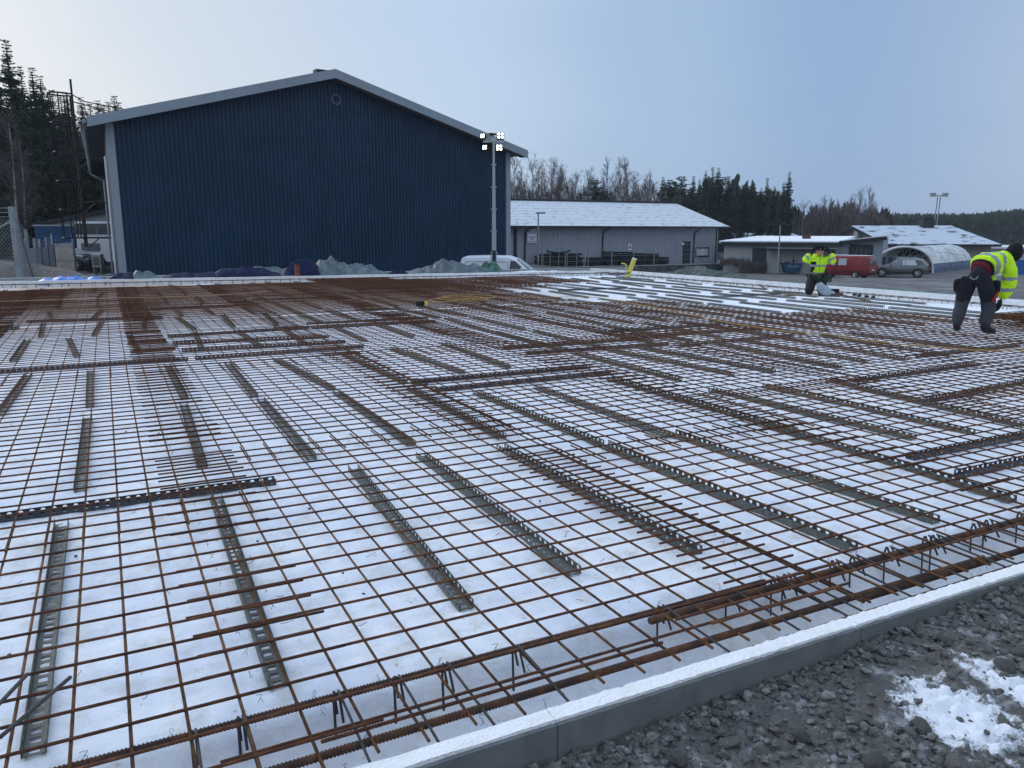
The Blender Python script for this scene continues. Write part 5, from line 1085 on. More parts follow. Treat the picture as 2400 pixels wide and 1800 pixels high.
# ================================================================= TREES
BARK = mat('conifer_bark', (.075, .06, .05), .9); BIRCH = mat('birch_bark', (.34, .32, .30), .8, c2=(.06, .055, .05), vscale=3, c2at=(.5, .6)); TWIG = mat('bare_twigs', (.105, .088, .085), .9, rnd=.2)
SPR = mat('spruce_needles', (.022, .040, .028), .85, rnd=.3, c2=(.038, .058, .036), vscale=.8); PINE = mat('pine_needles', (.030, .052, .038), .85, rnd=.3, c2=(.05, .075, .05), vscale=.8)
def conifer(h, seed, pine=False, wide=.17, bare=.12):
    r_ = random.Random(seed); tr = MB(); tr.tube(((0, 0, 0), (0, 0, h * .5), (0, 0, h * .97)), [h * .014, h * .009, h * .002], 6)
    c = MB(); z = h * (bare if not pine else .35)
    def leaf(p, d, s, w2):
        roll = r_.uniform(-1.2, 1.2); side = (d.cross(Vector((0, 0, 1))).normalized() * math.cos(roll) + Vector((0, 0, 1)) * math.sin(roll)) * w2; dn = Vector((0, 0, -s * .30)); c.f.append((len(c.v), len(c.v) + 1, len(c.v) + 2)); c.v += [tuple(p - side + dn * r_.random()), tuple(p + side), tuple(p + d * s + dn)]
    while z < h * .995:
        t = z / h
        L_ = h * wide * ((1 - t) ** .8 * (1 if t > .25 else .75 + t)) * r_.uniform(.6, 1.15) if not pine else h * .17 * (math.sin(min(1, (t - .3) / .7) * PI) ** .6 + .1) * r_.uniform(.4, 1.2)
        L_ = max(L_, h * .016); nb = 7 if t < .85 else 5; a0 = r_.uniform(0, 6.28)
        for k in range(nb):
            a = a0 + 2 * PI * k / nb + r_.uniform(-.3, .3); d = Vector((math.cos(a), math.sin(a), (-.28 + .45 * t if not pine else .15) + r_.uniform(-.12, .12))).normalized(); Lb = L_ * r_.uniform(.65, 1.15)
            if r_.random() < (.06 if not pine else .25): continue
            steps = max(3, int(Lb / .28)) 
            if steps > 9: steps = 9
            for q in range(steps):
                f_ = (q + .4) / steps; p = Vector((0, 0, z)) + d * Lb * f_ + Vector((0, 0, -.10 * Lb * f_ * f_)); s = Lb / steps * 1.5
                for e in (-1, 1): dd = (d + d.cross(Vector((0, 0, 1))) * e * r_.uniform(.5, 1.1) + Vector((0, 0, r_.uniform(-.25, .15) + (.3 if pine else 0)))).normalized(); leaf(p, dd, s * r_.uniform(.9, 1.5) * (1.15 - .5 * f_), s * .34)
                if not pine: leaf(p, (d * .5 + Vector((0, 0, -1))).normalized(), s * r_.uniform(.5, 1.0), s * .30)
            leaf(Vector((0, 0, z)) + d * Lb * .88, d, max(Lb * .25, h * .012), max(Lb * .06, h * .004))
        z += h * (.0135 if not pine else .02) * r_.uniform(.7, 1.3) * (1 if t < .8 else .8)
    c.mi = [0] * len(c.f); tm = tr.mesh('trunk'); tm.materials.append(BARK); cm = c.mesh('crown'); cm.materials.append(PINE if pine else SPR); return tm, cm
def bare_tree(h, seed, spread=1.0):
    r_ = random.Random(seed); tr = MB(); c = MB(); lean = Vector((r_.uniform(-.04, .04), r_.uniform(-.04, .04), 1))
    tr.tube([lean * (h * k / 5) + Vector((r_.uniform(-.1, .1), r_.uniform(-.1, .1), 0)) * (k > 0) for k in range(6)], [h * .011 * (1 - k / 5.4) + .01 for k in range(6)], 6)
    def br(p, d, Lb, rad, lev):
        pts = [p]; q = p.copy(); dd = d.copy()
        for k in range(3): dd = (dd + Vector((r_.uniform(-.2, .2), r_.uniform(-.2, .2), .10 if lev < 2 else -.12))).normalized(); q = q + dd * Lb / 3; pts.append(q)
        c.tube(pts, [rad, rad * .75, rad * .5, rad * .25], 3, caps=False)
        if lev < 3:
            for k in range((5, 5, 6)[lev]): 
                i = r_.choice((1, 2, 3)); nd = (dd + Vector((r_.uniform(-1, 1), r_.uniform(-1, 1), r_.uniform(-.3, .6))) * .75).normalized(); br(pts[i], nd, Lb * r_.uniform(.4, .62), max(rad * .5, .007), lev + 1)
    nb = 26
    for k in range(nb):
        t = .28 + .70 * k / nb; a = r_.uniform(0, 6.28); up = .9 + 1.4 * t; d = Vector((math.cos(a), math.sin(a), up)).normalized(); br(lean * (h * t), d, h * .23 * spread * (1.15 - t * .75) * r_.uniform(.7, 1.2), h * .0026, 0)
    tm = tr.mesh('trunk'); tm.materials.append(BIRCH); cm = c.mesh('crown'); cm.materials.append(TWIG); return tm, cm
spruces = [conifer(20, s, False, w_) for s, w_ in ((1, .20), (2, .17), (3, .22), (4, .16))]; pines = [conifer(16, s, True) for s in (11, 12, 13)]; bares = [bare_tree(14, s, sp_) for s, sp_ in ((21, 1), (22, .8), (23, 1.2), (24, .7))]
rt = random.Random(9)
def plant(kind, p, h, lab, grp, var_=None):
    pool, h0, nm, cat = {'spruce': (spruces, 20, 'spruce_tree', 'spruce'), 'pine': (pines, 16, 'pine_tree', 'pine'), 'birch': (bares, 14, 'bare_birch_tree', 'bare tree')}[kind]
    tm, cm = pool[var_ if var_ is not None else rt.randrange(len(pool))]; o = thing(nm, lab, cat, p, rt.uniform(0, 6.28), grp); k = h / h0; o.scale = (k * rt.uniform(.9, 1.15),) * 2 + (k,)
    link('trunk', tm, o); link('crown', cm, o); return o
def tree_at(kind, px, py, D, gz_, lab, grp, v=None):
    t = atd(px, py, D); plant(kind, Vector((t.x, t.y, gz_)), t.z - gz_, lab, grp, v)
left = [(12, 89, 66), (46, 153, 70), (73, 155, 68), (93, 176, 72), (120, 208, 76), (141, 220, 80), (154, 216, 84), (189, 226, 92), (210, 241, 96), (228, 234, 100), (240, 243, 104), (253, 237, 104), (266, 222, 100), (276, 237, 106), (-25, 130, 64), (-70, 110, 66), (30, 190, 74), (62, 225, 78), (105, 250, 80), (0, 240, 82), (85, 262, 72), (135, 280, 76), (165, 290, 84), (200, 300, 90), (230, 310, 92), (255, 300, 96), (-40, 250, 90), (45, 300, 86), (15, 320, 72)]
for i, (px, py, D) in enumerate(left): tree_at('spruce', px, py, D, -1.4, f'dark spruce of the left forest, {ORD[sum(1 for m_ in left if m_[0] < px)]} tip from the left', 'spruces in the forest on the left')
for i, (px, py, D) in enumerate(((12, 285, 61), (30, 335, 62))): tree_at('birch', px, py, D, -1.4, ('taller' if i == 0 else 'shorter') + ' bare birch standing before the dark spruces at the left edge', 'birches at the left edge', i)
mid = [('birch', 1212, 378), ('birch', 1228, 396), ('birch', 1244, 386), ('birch', 1262, 398), ('birch', 1276, 390), ('birch', 1293, 391), ('birch', 1306, 408), ('birch', 1318, 415), ('birch', 1338, 430), ('birch', 1357, 412), ('birch', 1374, 414), ('pine', 1397, 421), ('birch', 1418, 420), ('birch', 1430, 380), ('birch', 1447, 386), ('birch', 1462, 390), ('birch', 1472, 378), ('birch', 1490, 425), ('birch', 1513, 417), ('birch', 1530, 440), ('spruce', 1554, 414), ('pine', 1573, 420), ('pine', 1596, 412), ('spruce', 1626, 412), ('spruce', 1640, 420), ('spruce', 1655, 399), ('spruce', 1671, 391), ('spruce', 1684, 393), ('pine', 1696, 412), ('spruce', 1708, 411), ('spruce', 1727, 423), ('pine', 1745, 430), ('pine', 1759, 433), ('spruce', 1784, 440), ('spruce', 1799, 416), ('spruce', 1816, 436), ('spruce', 1838, 425), ('spruce', 1851, 401), ('birch', 1872, 485), ('birch', 1886, 481), ('birch', 1905, 492), ('birch', 1936, 470), ('spruce', 1962, 487), ('spruce', 1950, 500), ('birch', 1980, 478), ('birch', 1998, 465), ('birch', 2016, 458), ('birch', 2034, 445), ('birch', 2052, 455), ('birch', 2070, 503), ('spruce', 2052, 510), ('pine', 1360, 452), ('pine', 1412, 440), ('spruce', 1605, 445), ('spruce', 1740, 455), ('birch', 1220, 420), ('birch', 1400, 450), ('birch', 1500, 445), ('birch', 1920, 505), ('birch', 1860, 500)]
for i, (k, px, py) in enumerate(mid):
    D = rt.uniform(118, 145) if px < 1870 else rt.uniform(135, 160)
    if i == 0: D = 130
    tree_at(k, px, py, D, -2.4, f'{"bare birch" if k == "birch" else k}, {ORD[sum(1 for m_ in mid if m_[0] == k and m_[1] < px)]} of its kind from the left behind the grey building', 'trees behind the grey and low buildings')
# understory and deep wood: uncountable masses
def wood_mass(name, lab, pa, pb, n_, h0, h1, pool, gz_, depth, h_at0, sc):
    b = MB(); rr_ = random.Random(len(name) * 7 + n_); data = [([tuple(v.co) for v in m_.vertices], [tuple(p.vertices) for p in m_.polygons]) for m_ in pool]
    return None
UND = mat('dark_undergrowth', (.035, .033, .030), .95, c2=(.055, .045, .042), vscale=.6)
def brush(name, lab, px0, px1, D, z0, z1, n_, m_, s0=.9, Dd=10, wid=.35, ends=True):
    b = MB(); rr_ = random.Random(n_)
    for k in range(n_):
        px = rr_.uniform(px0, px1); e = min(1, (px - px0) / 60, (px1 - px) / 60) if ends else 1; zt_ = z0 + (z1 - z0) * (.82 + .28 * nz3(px * .03, 7) + .22 * nz3(px * .13, 3)) * max(.1, e); p = col(px, D + rr_.uniform(0, Dd), z0 + (zt_ - z0) * rr_.random() ** .8); s = s0 * rr_.uniform(.5, 1.3); a = rr_.uniform(0, PI); d = Vector((math.cos(a), math.sin(a), rr_.uniform(-.2, .2))) * s * wid; u_ = Vector((rr_.uniform(-.45, .45), rr_.uniform(-.45, .45), 1)) * s
        b.poly((p - d, p + d, p + u_))
    tag(b.build(name, m_, fix=False), lab, 'undergrowth', kind='stuff')
brush('undergrowth', 'dark undergrowth filling the wood behind the grey building', 1180, 2130, 148, -3, 6.5, 15000, UND, 1.3, 14, .3)
brush('twig_thicket', 'fine grey brown twigs filling the birch wood behind the grey building', 1150, 1600, 132, -2, 10.5, 17000, TWIG, 1.3, 16, .035, False)
brush('twig_thicket', 'fine grey brown twigs among the bare trees left of the floodlight mast', 1840, 2110, 140, -2, 7.0, 8500, TWIG, 1.2, 16, .04)
brush('dark_conifer_thicket', 'dark young conifers filling the middle of the wood', 1530, 1880, 146, -3, 10.5, 14000, SPR, 1.1, 10, .35)
brush('undergrowth', 'dark undergrowth below the left spruces', -160, 350, 84, -1.6, 11, 15001, SPR, 1.2, 14, .35, False)
brush('dry_bushes', 'dry leafless bushes along the low beige building', 1736, 1800, 78.2, -2.7, -1.5, 2600, TWIG, .4, .8, .05, False)
brush('dry_bushes', 'dry weeds on the retaining wall end before the low building', 1690, 1760, 79.5, -2.0, -1.3, 1400, TWIG, .35, .8, .05, False)
# far forest on the right: nearest rows as trees, the rest as one mass
far = []
for i in range(70):
    px = 2055 + i * 5.6 + rt.uniform(-2, 2); top = 514 - 10 * sstep(2250, 2420, px) + rt.uniform(-7, 9) + 4 * math.sin(px * .05); far.append((px, top))
for i, (px, top) in enumerate(far):
    k = 'spruce' if rt.random() < .7 else 'pine'; tree_at(k, px, top, rt.uniform(270, 330), -2.6, f'conifer of the hazy far forest, {(ORD[i] + " from the left") if i < 35 else (ORD[69 - i] + " from the right")}', 'conifers of the far forest on the right')
sp_v = [tuple(v.co) for v in spruces[1][1].vertices]; sp_f = [tuple(p.vertices) for p in spruces[1][1].polygons]
b = MB(); rr_ = random.Random(77)
for k in range(60000):
    px = rr_.uniform(2030, 2700); D = rr_.uniform(255, 330); hgt = (9.0 + 1.8 * sstep(2250, 2420, px)) * rr_.random() ** .9; p = col(px, D, -2.6 + hgt); s = rr_.uniform(.8, 1.7); a = rr_.uniform(0, PI); d = Vector((math.cos(a), math.sin(a), 0)) * s * .5
    b.poly((p - d + Vector((0, 0, -.4 * s)), p + d + Vector((0, 0, -.4 * s)), p + Vector((0, 0, s * .9))))
tag(b.build('far_forest', SPR, fix=False), 'mass of dark conifers forming the far forest on the right', 'forest', kind='stuff')
b = MB(); n_ = 90; i0 = 0
for k in range(n_ + 1):
    px = 1900 + 1300 * k / n_; p0 = col(px, 345, -3); h = 5 + 3.5 * sstep(2100, 2500, px) + .5 * nz3(k * .4, 0); b.v += [tuple(p0), tuple(p0 + Vector((0, 0, h + 3)) + FW * 30), tuple(p0 + FW * 200 + Vector((0, 0, h + 3)))]
for k in range(n_):
    for j in (0, 1): a = k * 3 + j; b.f.append((a, a + 3, a + 4, a + 1)); b.mi.append(0)
b.build('wooded_hill', SPR)['kind'] = 'structure'
# ================================================================= PEOPLE
def skin(name, nodes, edges, root, mats, matf=None, parent=None, sub=2, smooth=True, wr=0):
    """nodes: {key: (x, y, z, r)}; one continuous skinned surface baked to a mesh"""
    keys = list(nodes); me_ = bpy.data.meshes.new(name); me_.from_pydata([nodes[k][:3] for k in keys], [(keys.index(a), keys.index(b_)) for a, b_ in edges], [])
    o = bpy.data.objects.new(name, me_); COL.objects.link(o); m_ = o.modifiers.new('skin', 'SKIN'); m_.use_smooth_shade = True; m_.branch_smoothing = .6
    for i, k in enumerate(keys):
        d = me_.skin_vertices[0].data[i]; r_ = nodes[k][3]; d.radius = r_ if isinstance(r_, tuple) else (r_, r_); d.use_root = (k == root)
    s = o.modifiers.new('sub', 'SUBSURF'); s.levels = sub; s.render_levels = sub
    dg = bpy.context.evaluated_depsgraph_get(); new = bpy.data.meshes.new_from_object(o.evaluated_get(dg)); bpy.data.objects.remove(o)
    new.name = name
    for v_ in new.vertices:
        if wr: c_ = v_.co; n_ = v_.normal; v_.co = c_ + n_ * wr * (nz3(c_.x * 9, c_.y * 9, c_.z * 9) + .6 * nz3(c_.x * 22, c_.y * 22, c_.z * 22))
    new.materials.clear()
    for mm in (mats if isinstance(mats, list) else [mats]): new.materials.append(mm)
    if matf:
        for p_ in new.polygons: p_.material_index = matf(p_.center)
    else: new.polygons.foreach_set('material_index', [0] * len(new.polygons))
    new.polygons.foreach_set('use_smooth', [True] * len(new.polygons))
    return link(name, new, parent)
def slim(N, k): return {a: (*v_[:3], tuple(q * k for q in v_[3]) if isinstance(v_[3], tuple) else v_[3] * k) for a, v_ in N.items()}
def chain(keys): return [(keys[i], keys[i + 1]) for i in range(len(keys) - 1)]
def hand(name, parent, wrist, direction, palm_n, m, curl=.6, size=1.0, side=1):
    """palm with four bent fingers of different length and a thumb leaving its side"""
    d = Vector(direction).normalized(); n_ = Vector(palm_n); n_ = (n_ - d * n_.dot(d)).normalized(); s = d.cross(n_) * side; w_ = Vector(wrist); k = size
    nodes = {'w': (*w_, .026 * k)}; nodes['p'] = (*(w_ + d * .05 * k), .034 * k); nodes['q'] = (*(w_ + d * .085 * k), .032 * k); edges = [('w', 'p'), ('p', 'q')]
    for i, (off, ln) in enumerate(((-.030, .066), (-.010, .078), (.010, .073), (.029, .058))):
        b0 = w_ + d * .09 * k + s * off * k; a = d; pr = 'q'
        for j in range(3):
            t = curl * (j + .35) * .75; dd = (d * math.cos(t) + n_ * math.sin(t)); b0 = b0 + dd * ln * k / (2.2 if j == 0 else 3); kk = f'f{i}{j}'; nodes[kk] = (*b0, (.0115, .0105, .009)[j] * k); edges.append((pr, kk)); pr = kk
    t0 = w_ + d * .03 * k - s * .035 * k; nodes['t0'] = (*(t0), .013 * k); nodes['t1'] = (*(t0 + (d * .7 - s * .7 + n_ * .3).normalized() * .04 * k), .012 * k); nodes['t2'] = (*(t0 + (d * .7 - s * .7 + n_ * .3).normalized() * .04 * k + (d + n_ * .6 - s * .1).normalized() * .032 * k), .010 * k)
    edges += [('p', 't0'), ('t0', 't1'), ('t1', 't2')]
    return skin(name, nodes, edges, 'w', m, parent=parent, sub=1)
HIVIS = mat('hi_vis_yellow', (.56, .90, .012), .65, var=.12, vscale=9, bump=.4, bscale=14); REFL = mat('reflective_band', (.22, .26, .27), .4, spec=.6); TRO = mat('dark_work_trousers', (.016, .018, .026), .85, bump=.6, bscale=18, var=.3, vscale=7)
TROG = mat('grey_knee_panel', (.045, .047, .058), .85, bump=.4, bscale=18); BLK = mat('black_knit', (.006, .007, .009), .9, bump=.3, bscale=60); SKIN = mat('skin', (.42, .20, .14), .55); MAROON = mat('maroon_shirt', (.12, .008, .022), .85, bump=.4, bscale=20)
GLOVE = mat('dark_glove', (.012, .016, .015), .85); BOOT = mat('black_boot', (.012, .013, .015), .6); CAMO = mat('patterned_trousers', (.018, .024, .020), .9, c2=(.20, .20, .20), vscale=16, c2at=(.60, .66), bump=.5, bscale=20)
def boot(parent, p, ang, nm='boot'):
    d = Vector((math.cos(ang), math.sin(ang), 0)); p = Vector(p); nodes = {'a': (*(p + Vector((0, 0, .16))), .058), 'b': (*(p + Vector((0, 0, .07))), .055), 'h': (*(p - d * .05 + Vector((0, 0, .045))), (.05, .045)), 'm': (*(p + d * .08 + Vector((0, 0, .045))), .050), 't': (*(p + d * .16 + Vector((0, 0, .04))), .042)}
    o = skin(nm, nodes, [('a', 'b'), ('b', 'h'), ('b', 'm'), ('m', 't')], 'b', BOOT, parent=parent, sub=2)
    for v_ in o.data.vertices: v_.co.z = max(v_.co.z, p.z + .006)
    return o
def head(parent, c, fwd, up, r=.1, face=True, hat=True):
    fwd = Vector(fwd).normalized(); up = Vector(up); up = (up - fwd * up.dot(fwd)).normalized(); sd_ = fwd.cross(up); c = Vector(c); Mx = Matrix((sd_, fwd, up)).transposed()
    b = bmesh.new(); bmesh.ops.create_uvsphere(b, u_segments=24, v_segments=18, radius=1)
    for v_ in b.verts:
        x, y, z = v_.co; x *= .76 * (1 - .12 * max(0, -z)); z *= 1.12; y *= .93
        if z < -.2: y += .10 * (-z - .2); x *= 1 - .18 * (-z - .2)
        if y > .5 and abs(x) < .16 and -.35 < z < .12: y += .20 * (1 - abs(x) / .16) * (1 - abs(z + .2) / .33 if abs(z + .2) < .33 else 0) # nose
        if y > .5 and .02 < z < .22 and .14 < abs(x) < .42: y -= .06
        v_.co = Vector((x, y, z)) * r
    me_ = bpy.data.meshes.new('head'); b.to_mesh(me_); b.free(); me_.materials.append(SKIN); me_.polygons.foreach_set('use_smooth', [True] * len(me_.polygons)); o = link('head', me_, parent, c); o.rotation_euler = Mx.to_euler()
    if face:
        for s in (-1, 1):
            b = MB(); b.tube(((s * .30 * r, .80 * r, .12 * r), (s * .30 * r, .88 * r, .12 * r)), .075 * r, 8); b.build('eye', BLK, o); b = MB(); b.box((s * .30 * r, .86 * r, .25 * r), (.26 * r, .08 * r, .05 * r)); b.build('eyebrow', BOOT, o)
            b = MB(); b.tube(((s * .72 * r, .0, -.18 * r), (s * .80 * r, 0, .0), (s * .76 * r, -.02 * r, .16 * r)), .09 * r, 6); b.build('ear', SKIN, o)
        b = MB(); b.box((0, .88 * r, -.52 * r), (.36 * r, .06 * r, .05 * r)); b.build('mouth', mat('lips', (.25, .07, .06), .6), o)
    if hat:
        b = bmesh.new(); bmesh.ops.create_uvsphere(b, u_segments=24, v_segments=16, radius=1)
        for v_ in list(b.verts):
            x, y, z = v_.co
            if z < .12: z = .12 + (z - .12) * .12
            v_.co = Vector((x * .86, y * 1.03 - .03, z * 1.30 + .06)) * r
        me_ = bpy.data.meshes.new('beanie'); b.to_mesh(me_); b.free(); me_.materials.append(BLK); me_.polygons.foreach_set('use_smooth', [True] * len(me_.polygons)); h = link('beanie', me_, o)
        b = MB(); b.tube([(.86 * r * math.cos(a * PI / 12) * 1.02, 1.03 * r * math.sin(a * PI / 12) * 1.02 - .03 * r, .26 * r) for a in range(25)], .12 * r, 6, caps=False); b.build('beanie_cuff', BLK, h, smooth=True)
        b = MB(); b.box((.22 * r, .98 * r, .42 * r), (.22 * r, .08 * r, .16 * r)); b.build('beanie_badge', REFL, h)
    return o
def seg_t(p, a, b_):
    a, b_ = Vector(a), Vector(b_); d = b_ - a; return (Vector(p) - a).dot(d) / d.dot(d), ((Vector(p) - a) - d * ((Vector(p) - a).dot(d) / d.dot(d))).length
# ---- worker bending over, seen from behind
pw = at(2272, 781, MZ + .01); phi = math.atan2(2272 - CX, F)
P1 = thing('person', 'worker in yellow hi-vis jacket and dark trousers bending over at the right', 'person', pw, YAW - phi)
N1 = {'pel': (.02, .02, .80, (.155, .135)), 'bel': (.09, .15, .90, (.150, .125)), 'che': (.24, .34, .99, (.175, .15)), 'nk0': (.34, .46, 1.05, (.11, .10)), 'nk': (.39, .50, 1.07, .06), 'hd': (.42, .54, 1.09, .07),
      'hL': (-.08, .02, .74, .105), 'kL': (-.13, .10, .42, .068), 'aL': (-.165, .0, .10, .045), 'hR': (.12, .02, .74, .105), 'kR': (.19, .12, .43, .068), 'aR': (.175, .02, .10, .045),
      'sR': (.37, .30, .99, .075), 'eR': (.41, .28, .70, .050), 'wR': (.33, .25, .46, .032), 'sL': (.18, .50, .90, .075), 'eL': (.15, .50, .66, .05), 'wL': (.11, .30, .50, .032)}
E1 = chain(['pel', 'bel', 'che', 'nk0', 'nk', 'hd']) + chain(['pel', 'hL', 'kL', 'aL']) + chain(['pel', 'hR', 'kR', 'aR']) + chain(['che', 'sR', 'eR', 'wR']) + chain(['che', 'sL', 'eL', 'wL'])
skin('body', slim(N1, .58), E1, 'pel', SKIN, parent=P1)
TN = {k: N1[k] for k in ('pel', 'bel', 'hL', 'kL', 'aL', 'hR', 'kR', 'aR')}
TN = {k: (v_[0], v_[1], v_[2], tuple(q + .022 for q in v_[3]) if isinstance(v_[3], tuple) else v_[3] + .030) for k, v_ in TN.items()}
TN['bel'] = (.05, .08, .85, (.175, .150)); TN['aL'] = (-.165, 0, .08, .082); TN['aR'] = (.175, .02, .08, .082)
TN['cL'] = (-.155, .04, .24, .088); TN['cR'] = (.19, .06, .24, .088)
skin('trousers', TN, [('pel', 'bel')] + chain(['pel', 'hL', 'kL', 'cL', 'aL']) + chain(['pel', 'hR', 'kR', 'cR', 'aR']), 'pel', [TRO, TROG], lambda c: 1 if (c.z < .44 and c.z > .12) else 0, P1, 2, wr=.012)
WN = {'a': (.035, .03, .865, (.180, .152)), 'b': (.07, .08, .885, (.182, .154))}
skin('shirt_hem', WN, [('a', 'b')], 'a', MAROON, parent=P1, wr=.006)
skin('inner_jacket', {'a': (.045, .055, .875, (.205, .175)), 'b': (.10, .13, .93, (.20, .17))}, [('a', 'b')], 'a', BLK, parent=P1, wr=.006)
JN = {'a': (.045, .08, .90, (.250, .205)), 'b': (.11, .18, .955, (.258, .212)), 'che': (.20, .31, .985, (.262, .212)), 'nk0': (.33, .45, 1.03, (.16, .14)), 'col': (.37, .49, 1.07, .10),
      'sR': (.375, .29, .98, .120), 'uR': (.41, .28, .85, .105), 'eR': (.415, .27, .70, .102), 'fR': (.38, .26, .58, .090), 'wR': (.338, .25, .465, .080), 'sL': (.18, .50, .90, .11), 'eL': (.15, .50, .66, .085), 'wL': (.12, .34, .54, .06)}
def jm(c):
    t, r_ = seg_t(c, JN['sR'][:3], JN['eR'][:3]); t2, r2 = seg_t(c, JN['eR'][:3], JN['wR'][:3])
    if c.z < .84 and c.x > .25:
        if -.0 < c.z - .735 < .05: return 1
        if 0 < c.z - .575 < .055: return 1
        return 0
    t, _ = seg_t(c, (.045, .08, .90), (.29, .40, 1.0))
    if .17 < t < .32 or .50 < t < .62: return 1
    return 0
skin('jacket', JN, chain(['a', 'b', 'che', 'nk0', 'col']) + chain(['che', 'sR', 'uR', 'eR', 'fR', 'wR']) + chain(['che', 'sL', 'eL', 'wL']), 'che', [HIVIS, REFL], jm, P1, 3, wr=.014)
head(P1, (.43, .54, 1.07), (.0, 1, -.9), (0, .7, .7), .10, face=False, hat=False)
hb = bmesh.new(); bmesh.ops.create_icosphere(hb, subdivisions=3, radius=1)
for v_ in hb.verts: v_.co = Vector((v_.co.x * .108, v_.co.y * .125, v_.co.z * .132 + (.02 if v_.co.z > 0 else 0))) * (1 + .10 * nz3(v_.co.x * 2, v_.co.y * 2, v_.co.z * 2))
me_ = bpy.data.meshes.new('hood'); hb.to_mesh(me_); hb.free(); me_.materials.append(BLK); me_.polygons.foreach_set('use_smooth', [True] * len(me_.polygons)); link('hood', me_, P1, (.435, .51, 1.10), (-.5, .2, 0))
hand('right_hand', P1, (.335, .25, .48), (-.15, .05, -1), (-1, .2, 0), GLOVE, .7, 1.35); hand('left_hand', P1, (.11, .30, .50), (.25, -.1, -1), (1, 0, 0), GLOVE, .5, 1.25, -1)
boot(P1, (-.165, 0, 0), math.radians(80)); boot(P1, (.175, .0, 0), math.radians(25))
for x, z in ((-.195, .66), (.245, .66)): skin('tool_pouch', {'a': (x, .08, z + .09, (.055, .07)), 'b': (x * 1.02, .08, z - .06, (.05, .06)), 'c': (x * .98, .08, z - .13, (.04, .05))}, chain(['a', 'b', 'c']), 'a', BLK, parent=P1, wr=.01)
b = MB(); b.box((.262, .0, .52), (.035, .02, .15), mtx=Matrix.Rotation(.35, 3, 'Y')); b.build('red_pocket_strap', mat('red_strap', (.30, .02, .02), .7), P1)
b = MB(); b.tube([(-.02 + .045 * math.cos(PI + k * PI / 6), -.135, .80 + .045 * math.sin(PI + k * PI / 6)) for k in range(7)], .008, 5); b.build('belt_loop', REFL, P1)
# ---- worker kneeling, facing the camera
phi = math.atan2(1911 - CX, F)
P2 = thing('person', 'kneeling worker in yellow hi-vis jacket adjusting his black beanie with both hands', 'person', kn, YAW - phi + math.radians(0))
N2 = {'pel': (0, .10, .46, (.15, .12)), 'bel': (.0, .08, .58, (.14, .11)), 'che': (.01, .05, .74, (.165, .12)), 'nk0': (.01, .03, .86, (.10, .08)), 'nk': (.015, .0, .92, .052), 'hd': (.03, -.02, .98, .06),
      'hL': (-.09, .07, .40, .10), 'kL': (-.15, -.12, .10, .075), 'aL': (-.14, .30, .07, .045), 'hR': (.10, .07, .40, .10), 'kR': (.13, -.12, .10, .075), 'aR': (.15, .30, .07, .045),
      'sL': (-.17, .03, .84, .07), 'eL': (-.29, -.08, .80, .05), 'wL': (-.155, -.06, .955, .034), 'sR': (.19, .03, .84, .07), 'eR': (.34, -.08, .79, .05), 'wR': (.25, -.08, .97, .034)}
skin('body', slim(N2, .62), chain(['pel', 'bel', 'che', 'nk0', 'nk', 'hd']) + chain(['pel', 'hL', 'kL', 'aL']) + chain(['pel', 'hR', 'kR', 'aR']) + chain(['che', 'sL', 'eL', 'wL']) + chain(['che', 'sR', 'eR', 'wR']), 'pel', SKIN, parent=P2)
TK = {k: (*N2[k][:3], N2[k][3] + .028 if not isinstance(N2[k][3], tuple) else tuple(q + .02 for q in N2[k][3])) for k in ('pel', 'hL', 'kL', 'aL', 'hR', 'kR', 'aR')}
skin('trousers', TK, chain(['pel', 'hL', 'kL', 'aL']) + chain(['pel', 'hR', 'kR', 'aR']), 'pel', CAMO, parent=P2, wr=.012)
JK = {'a': (0, .08, .44, (.195, .15)), 'b': (.0, .07, .60, (.185, .14)), 'che': (.01, .05, .76, (.20, .145)), 'nk0': (.01, .03, .87, (.13, .10)), 'col': (.015, .0, .92, .088),
      'sL': (-.18, .03, .84, .095), 'eL': (-.295, -.07, .80, .088), 'fL': (-.24, -.07, .885, .075), 'wL': (-.165, -.06, .955, .066), 'sR': (.20, .03, .84, .095), 'eR': (.345, -.07, .79, .088), 'fR': (.30, -.075, .885, .075), 'wR': (.255, -.08, .965, .064)}
def jk(c):
    if abs(c.x - .01) < .205:
        if .50 < c.z < .54 or .665 < c.z < .71: return 1
        if c.x < -.03 and c.x > -.15 and c.z < .80 and c.z > .46 and c.y < .05 and (c.x + .10) < (c.z - .46) * .25 and c.z < .78: return 2
        return 0
    for a, b_, lo_, hi_ in (('eL', 'wL', .35, .62), ('eR', 'wR', .25, .50), ('sR', 'eR', .45, .75), ('sL', 'eL', .40, .62)):
        t, r_ = seg_t(c, JK[a][:3], JK[b_][:3])
        if lo_ < t < hi_ and r_ < .10: return 1
    return 0
skin('jacket', JK, chain(['a', 'b', 'che', 'nk0', 'col']) + chain(['che', 'sL', 'eL', 'fL', 'wL']) + chain(['che', 'sR', 'eR', 'fR', 'wR']), 'che', [HIVIS, REFL, BLK], jk, P2, 3, wr=.012)
head(P2, (.03, -.035, 1.025), (.30, -1, -.10), (0, 0, 1), .112)
hand('left_hand', P2, (-.16, -.06, .955), (.45, -.05, 1), (1, -.2, -.2), GLOVE, .6, 1.35, -1); hand('right_hand', P2, (.245, -.08, .965), (-.55, -.05, 1), (-1, -.2, -.2), GLOVE, .6, 1.35)
for x in (-.14, .15): boot(P2, (x, .38, -.02), PI / 2)
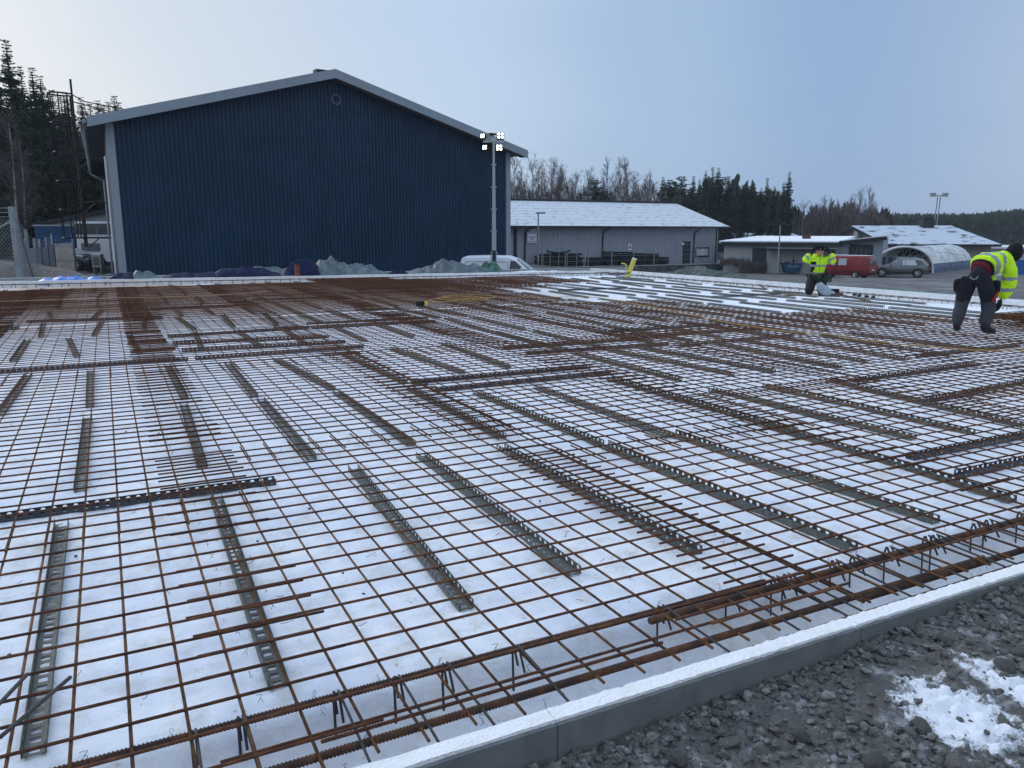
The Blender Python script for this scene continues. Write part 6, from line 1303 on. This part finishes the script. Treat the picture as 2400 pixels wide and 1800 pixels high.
b = MB(); b.box((.24, .0, .40), (.16, .2, .16)); b.build('tool_pouch', mat('green_pouch', (.02, .035, .025), .8), P2); b = MB(); b.box((.27, -.11, .40), (.03, .02, .13)); b.build('pocket_tool', M['t_olive'], P2)
b = MB(); b.box((.045, -.15, .70), (.010, .02, .40)); b.build('zip', M['t_olive'], P2)
# crumpled clear plastic bag leaning on him, tan gloves on the snow
mb_ = bmesh.new(); bmesh.ops.create_icosphere(mb_, subdivisions=4, radius=1)
for v_ in mb_.verts:
    c_ = v_.co; k = 1 + .30 * nz3(c_.x * 2.5, c_.y * 2.5, c_.z * 2.5) + .14 * abs(nz3(c_.x * 7, c_.y * 7, c_.z * 7)); v_.co = Vector((c_.x * .17 + .05 * (1 - c_.z), c_.y * .11, (c_.z + 1) * .125 * (1 - .35 * c_.x))) * k
me_ = bpy.data.meshes.new('plastic_bag'); mb_.to_mesh(me_); mb_.free(); me_.materials.append(mat('clear_plastic', (.30, .36, .42), .25, bump=.5, bscale=20, spec=.6))
o = link('plastic_bag', me_, None, at(1928, 694, .01), (0, 0, YAW)); tag(o, 'crumpled bluish plastic bag leaning against the kneeling worker', 'bag')
o = tag(hand('work_glove', None, (0, 0, .04), (1, .3, 0), (0, 0, -1), mat('tan_glove', (.36, .26, .18), .8), .5, 1.6), 'tan work glove lying on the snow before the kneeling worker', 'glove'); o.location = at(1902, 697, 0)
print('OBJECTS', len(bpy.data.objects), 'TRIS', sum(len(o.data.loop_triangles) if False else len(o.data.polygons) for o in bpy.data.objects if o.type == 'MESH'))

hz = bpy.data.materials.new('thin_haze'); hz.use_nodes = True; hz.node_tree.nodes.clear(); ho = hz.node_tree.nodes.new('ShaderNodeOutputMaterial'); hv = hz.node_tree.nodes.new('ShaderNodeVolumePrincipled')
hv.inputs['Color'].default_value = (.80, .88, 1, 1); hv.inputs['Density'].default_value = .0003; hv.inputs['Anisotropy'].default_value = .2; hz.node_tree.links.new(hv.outputs[0], ho.inputs['Volume'])
b = MB(); b.box((0, 800, 11), (5600, 5200, 36)); tag(b.build('haze', hz), 'thin cold haze over the whole site', 'haze', kind='stuff')
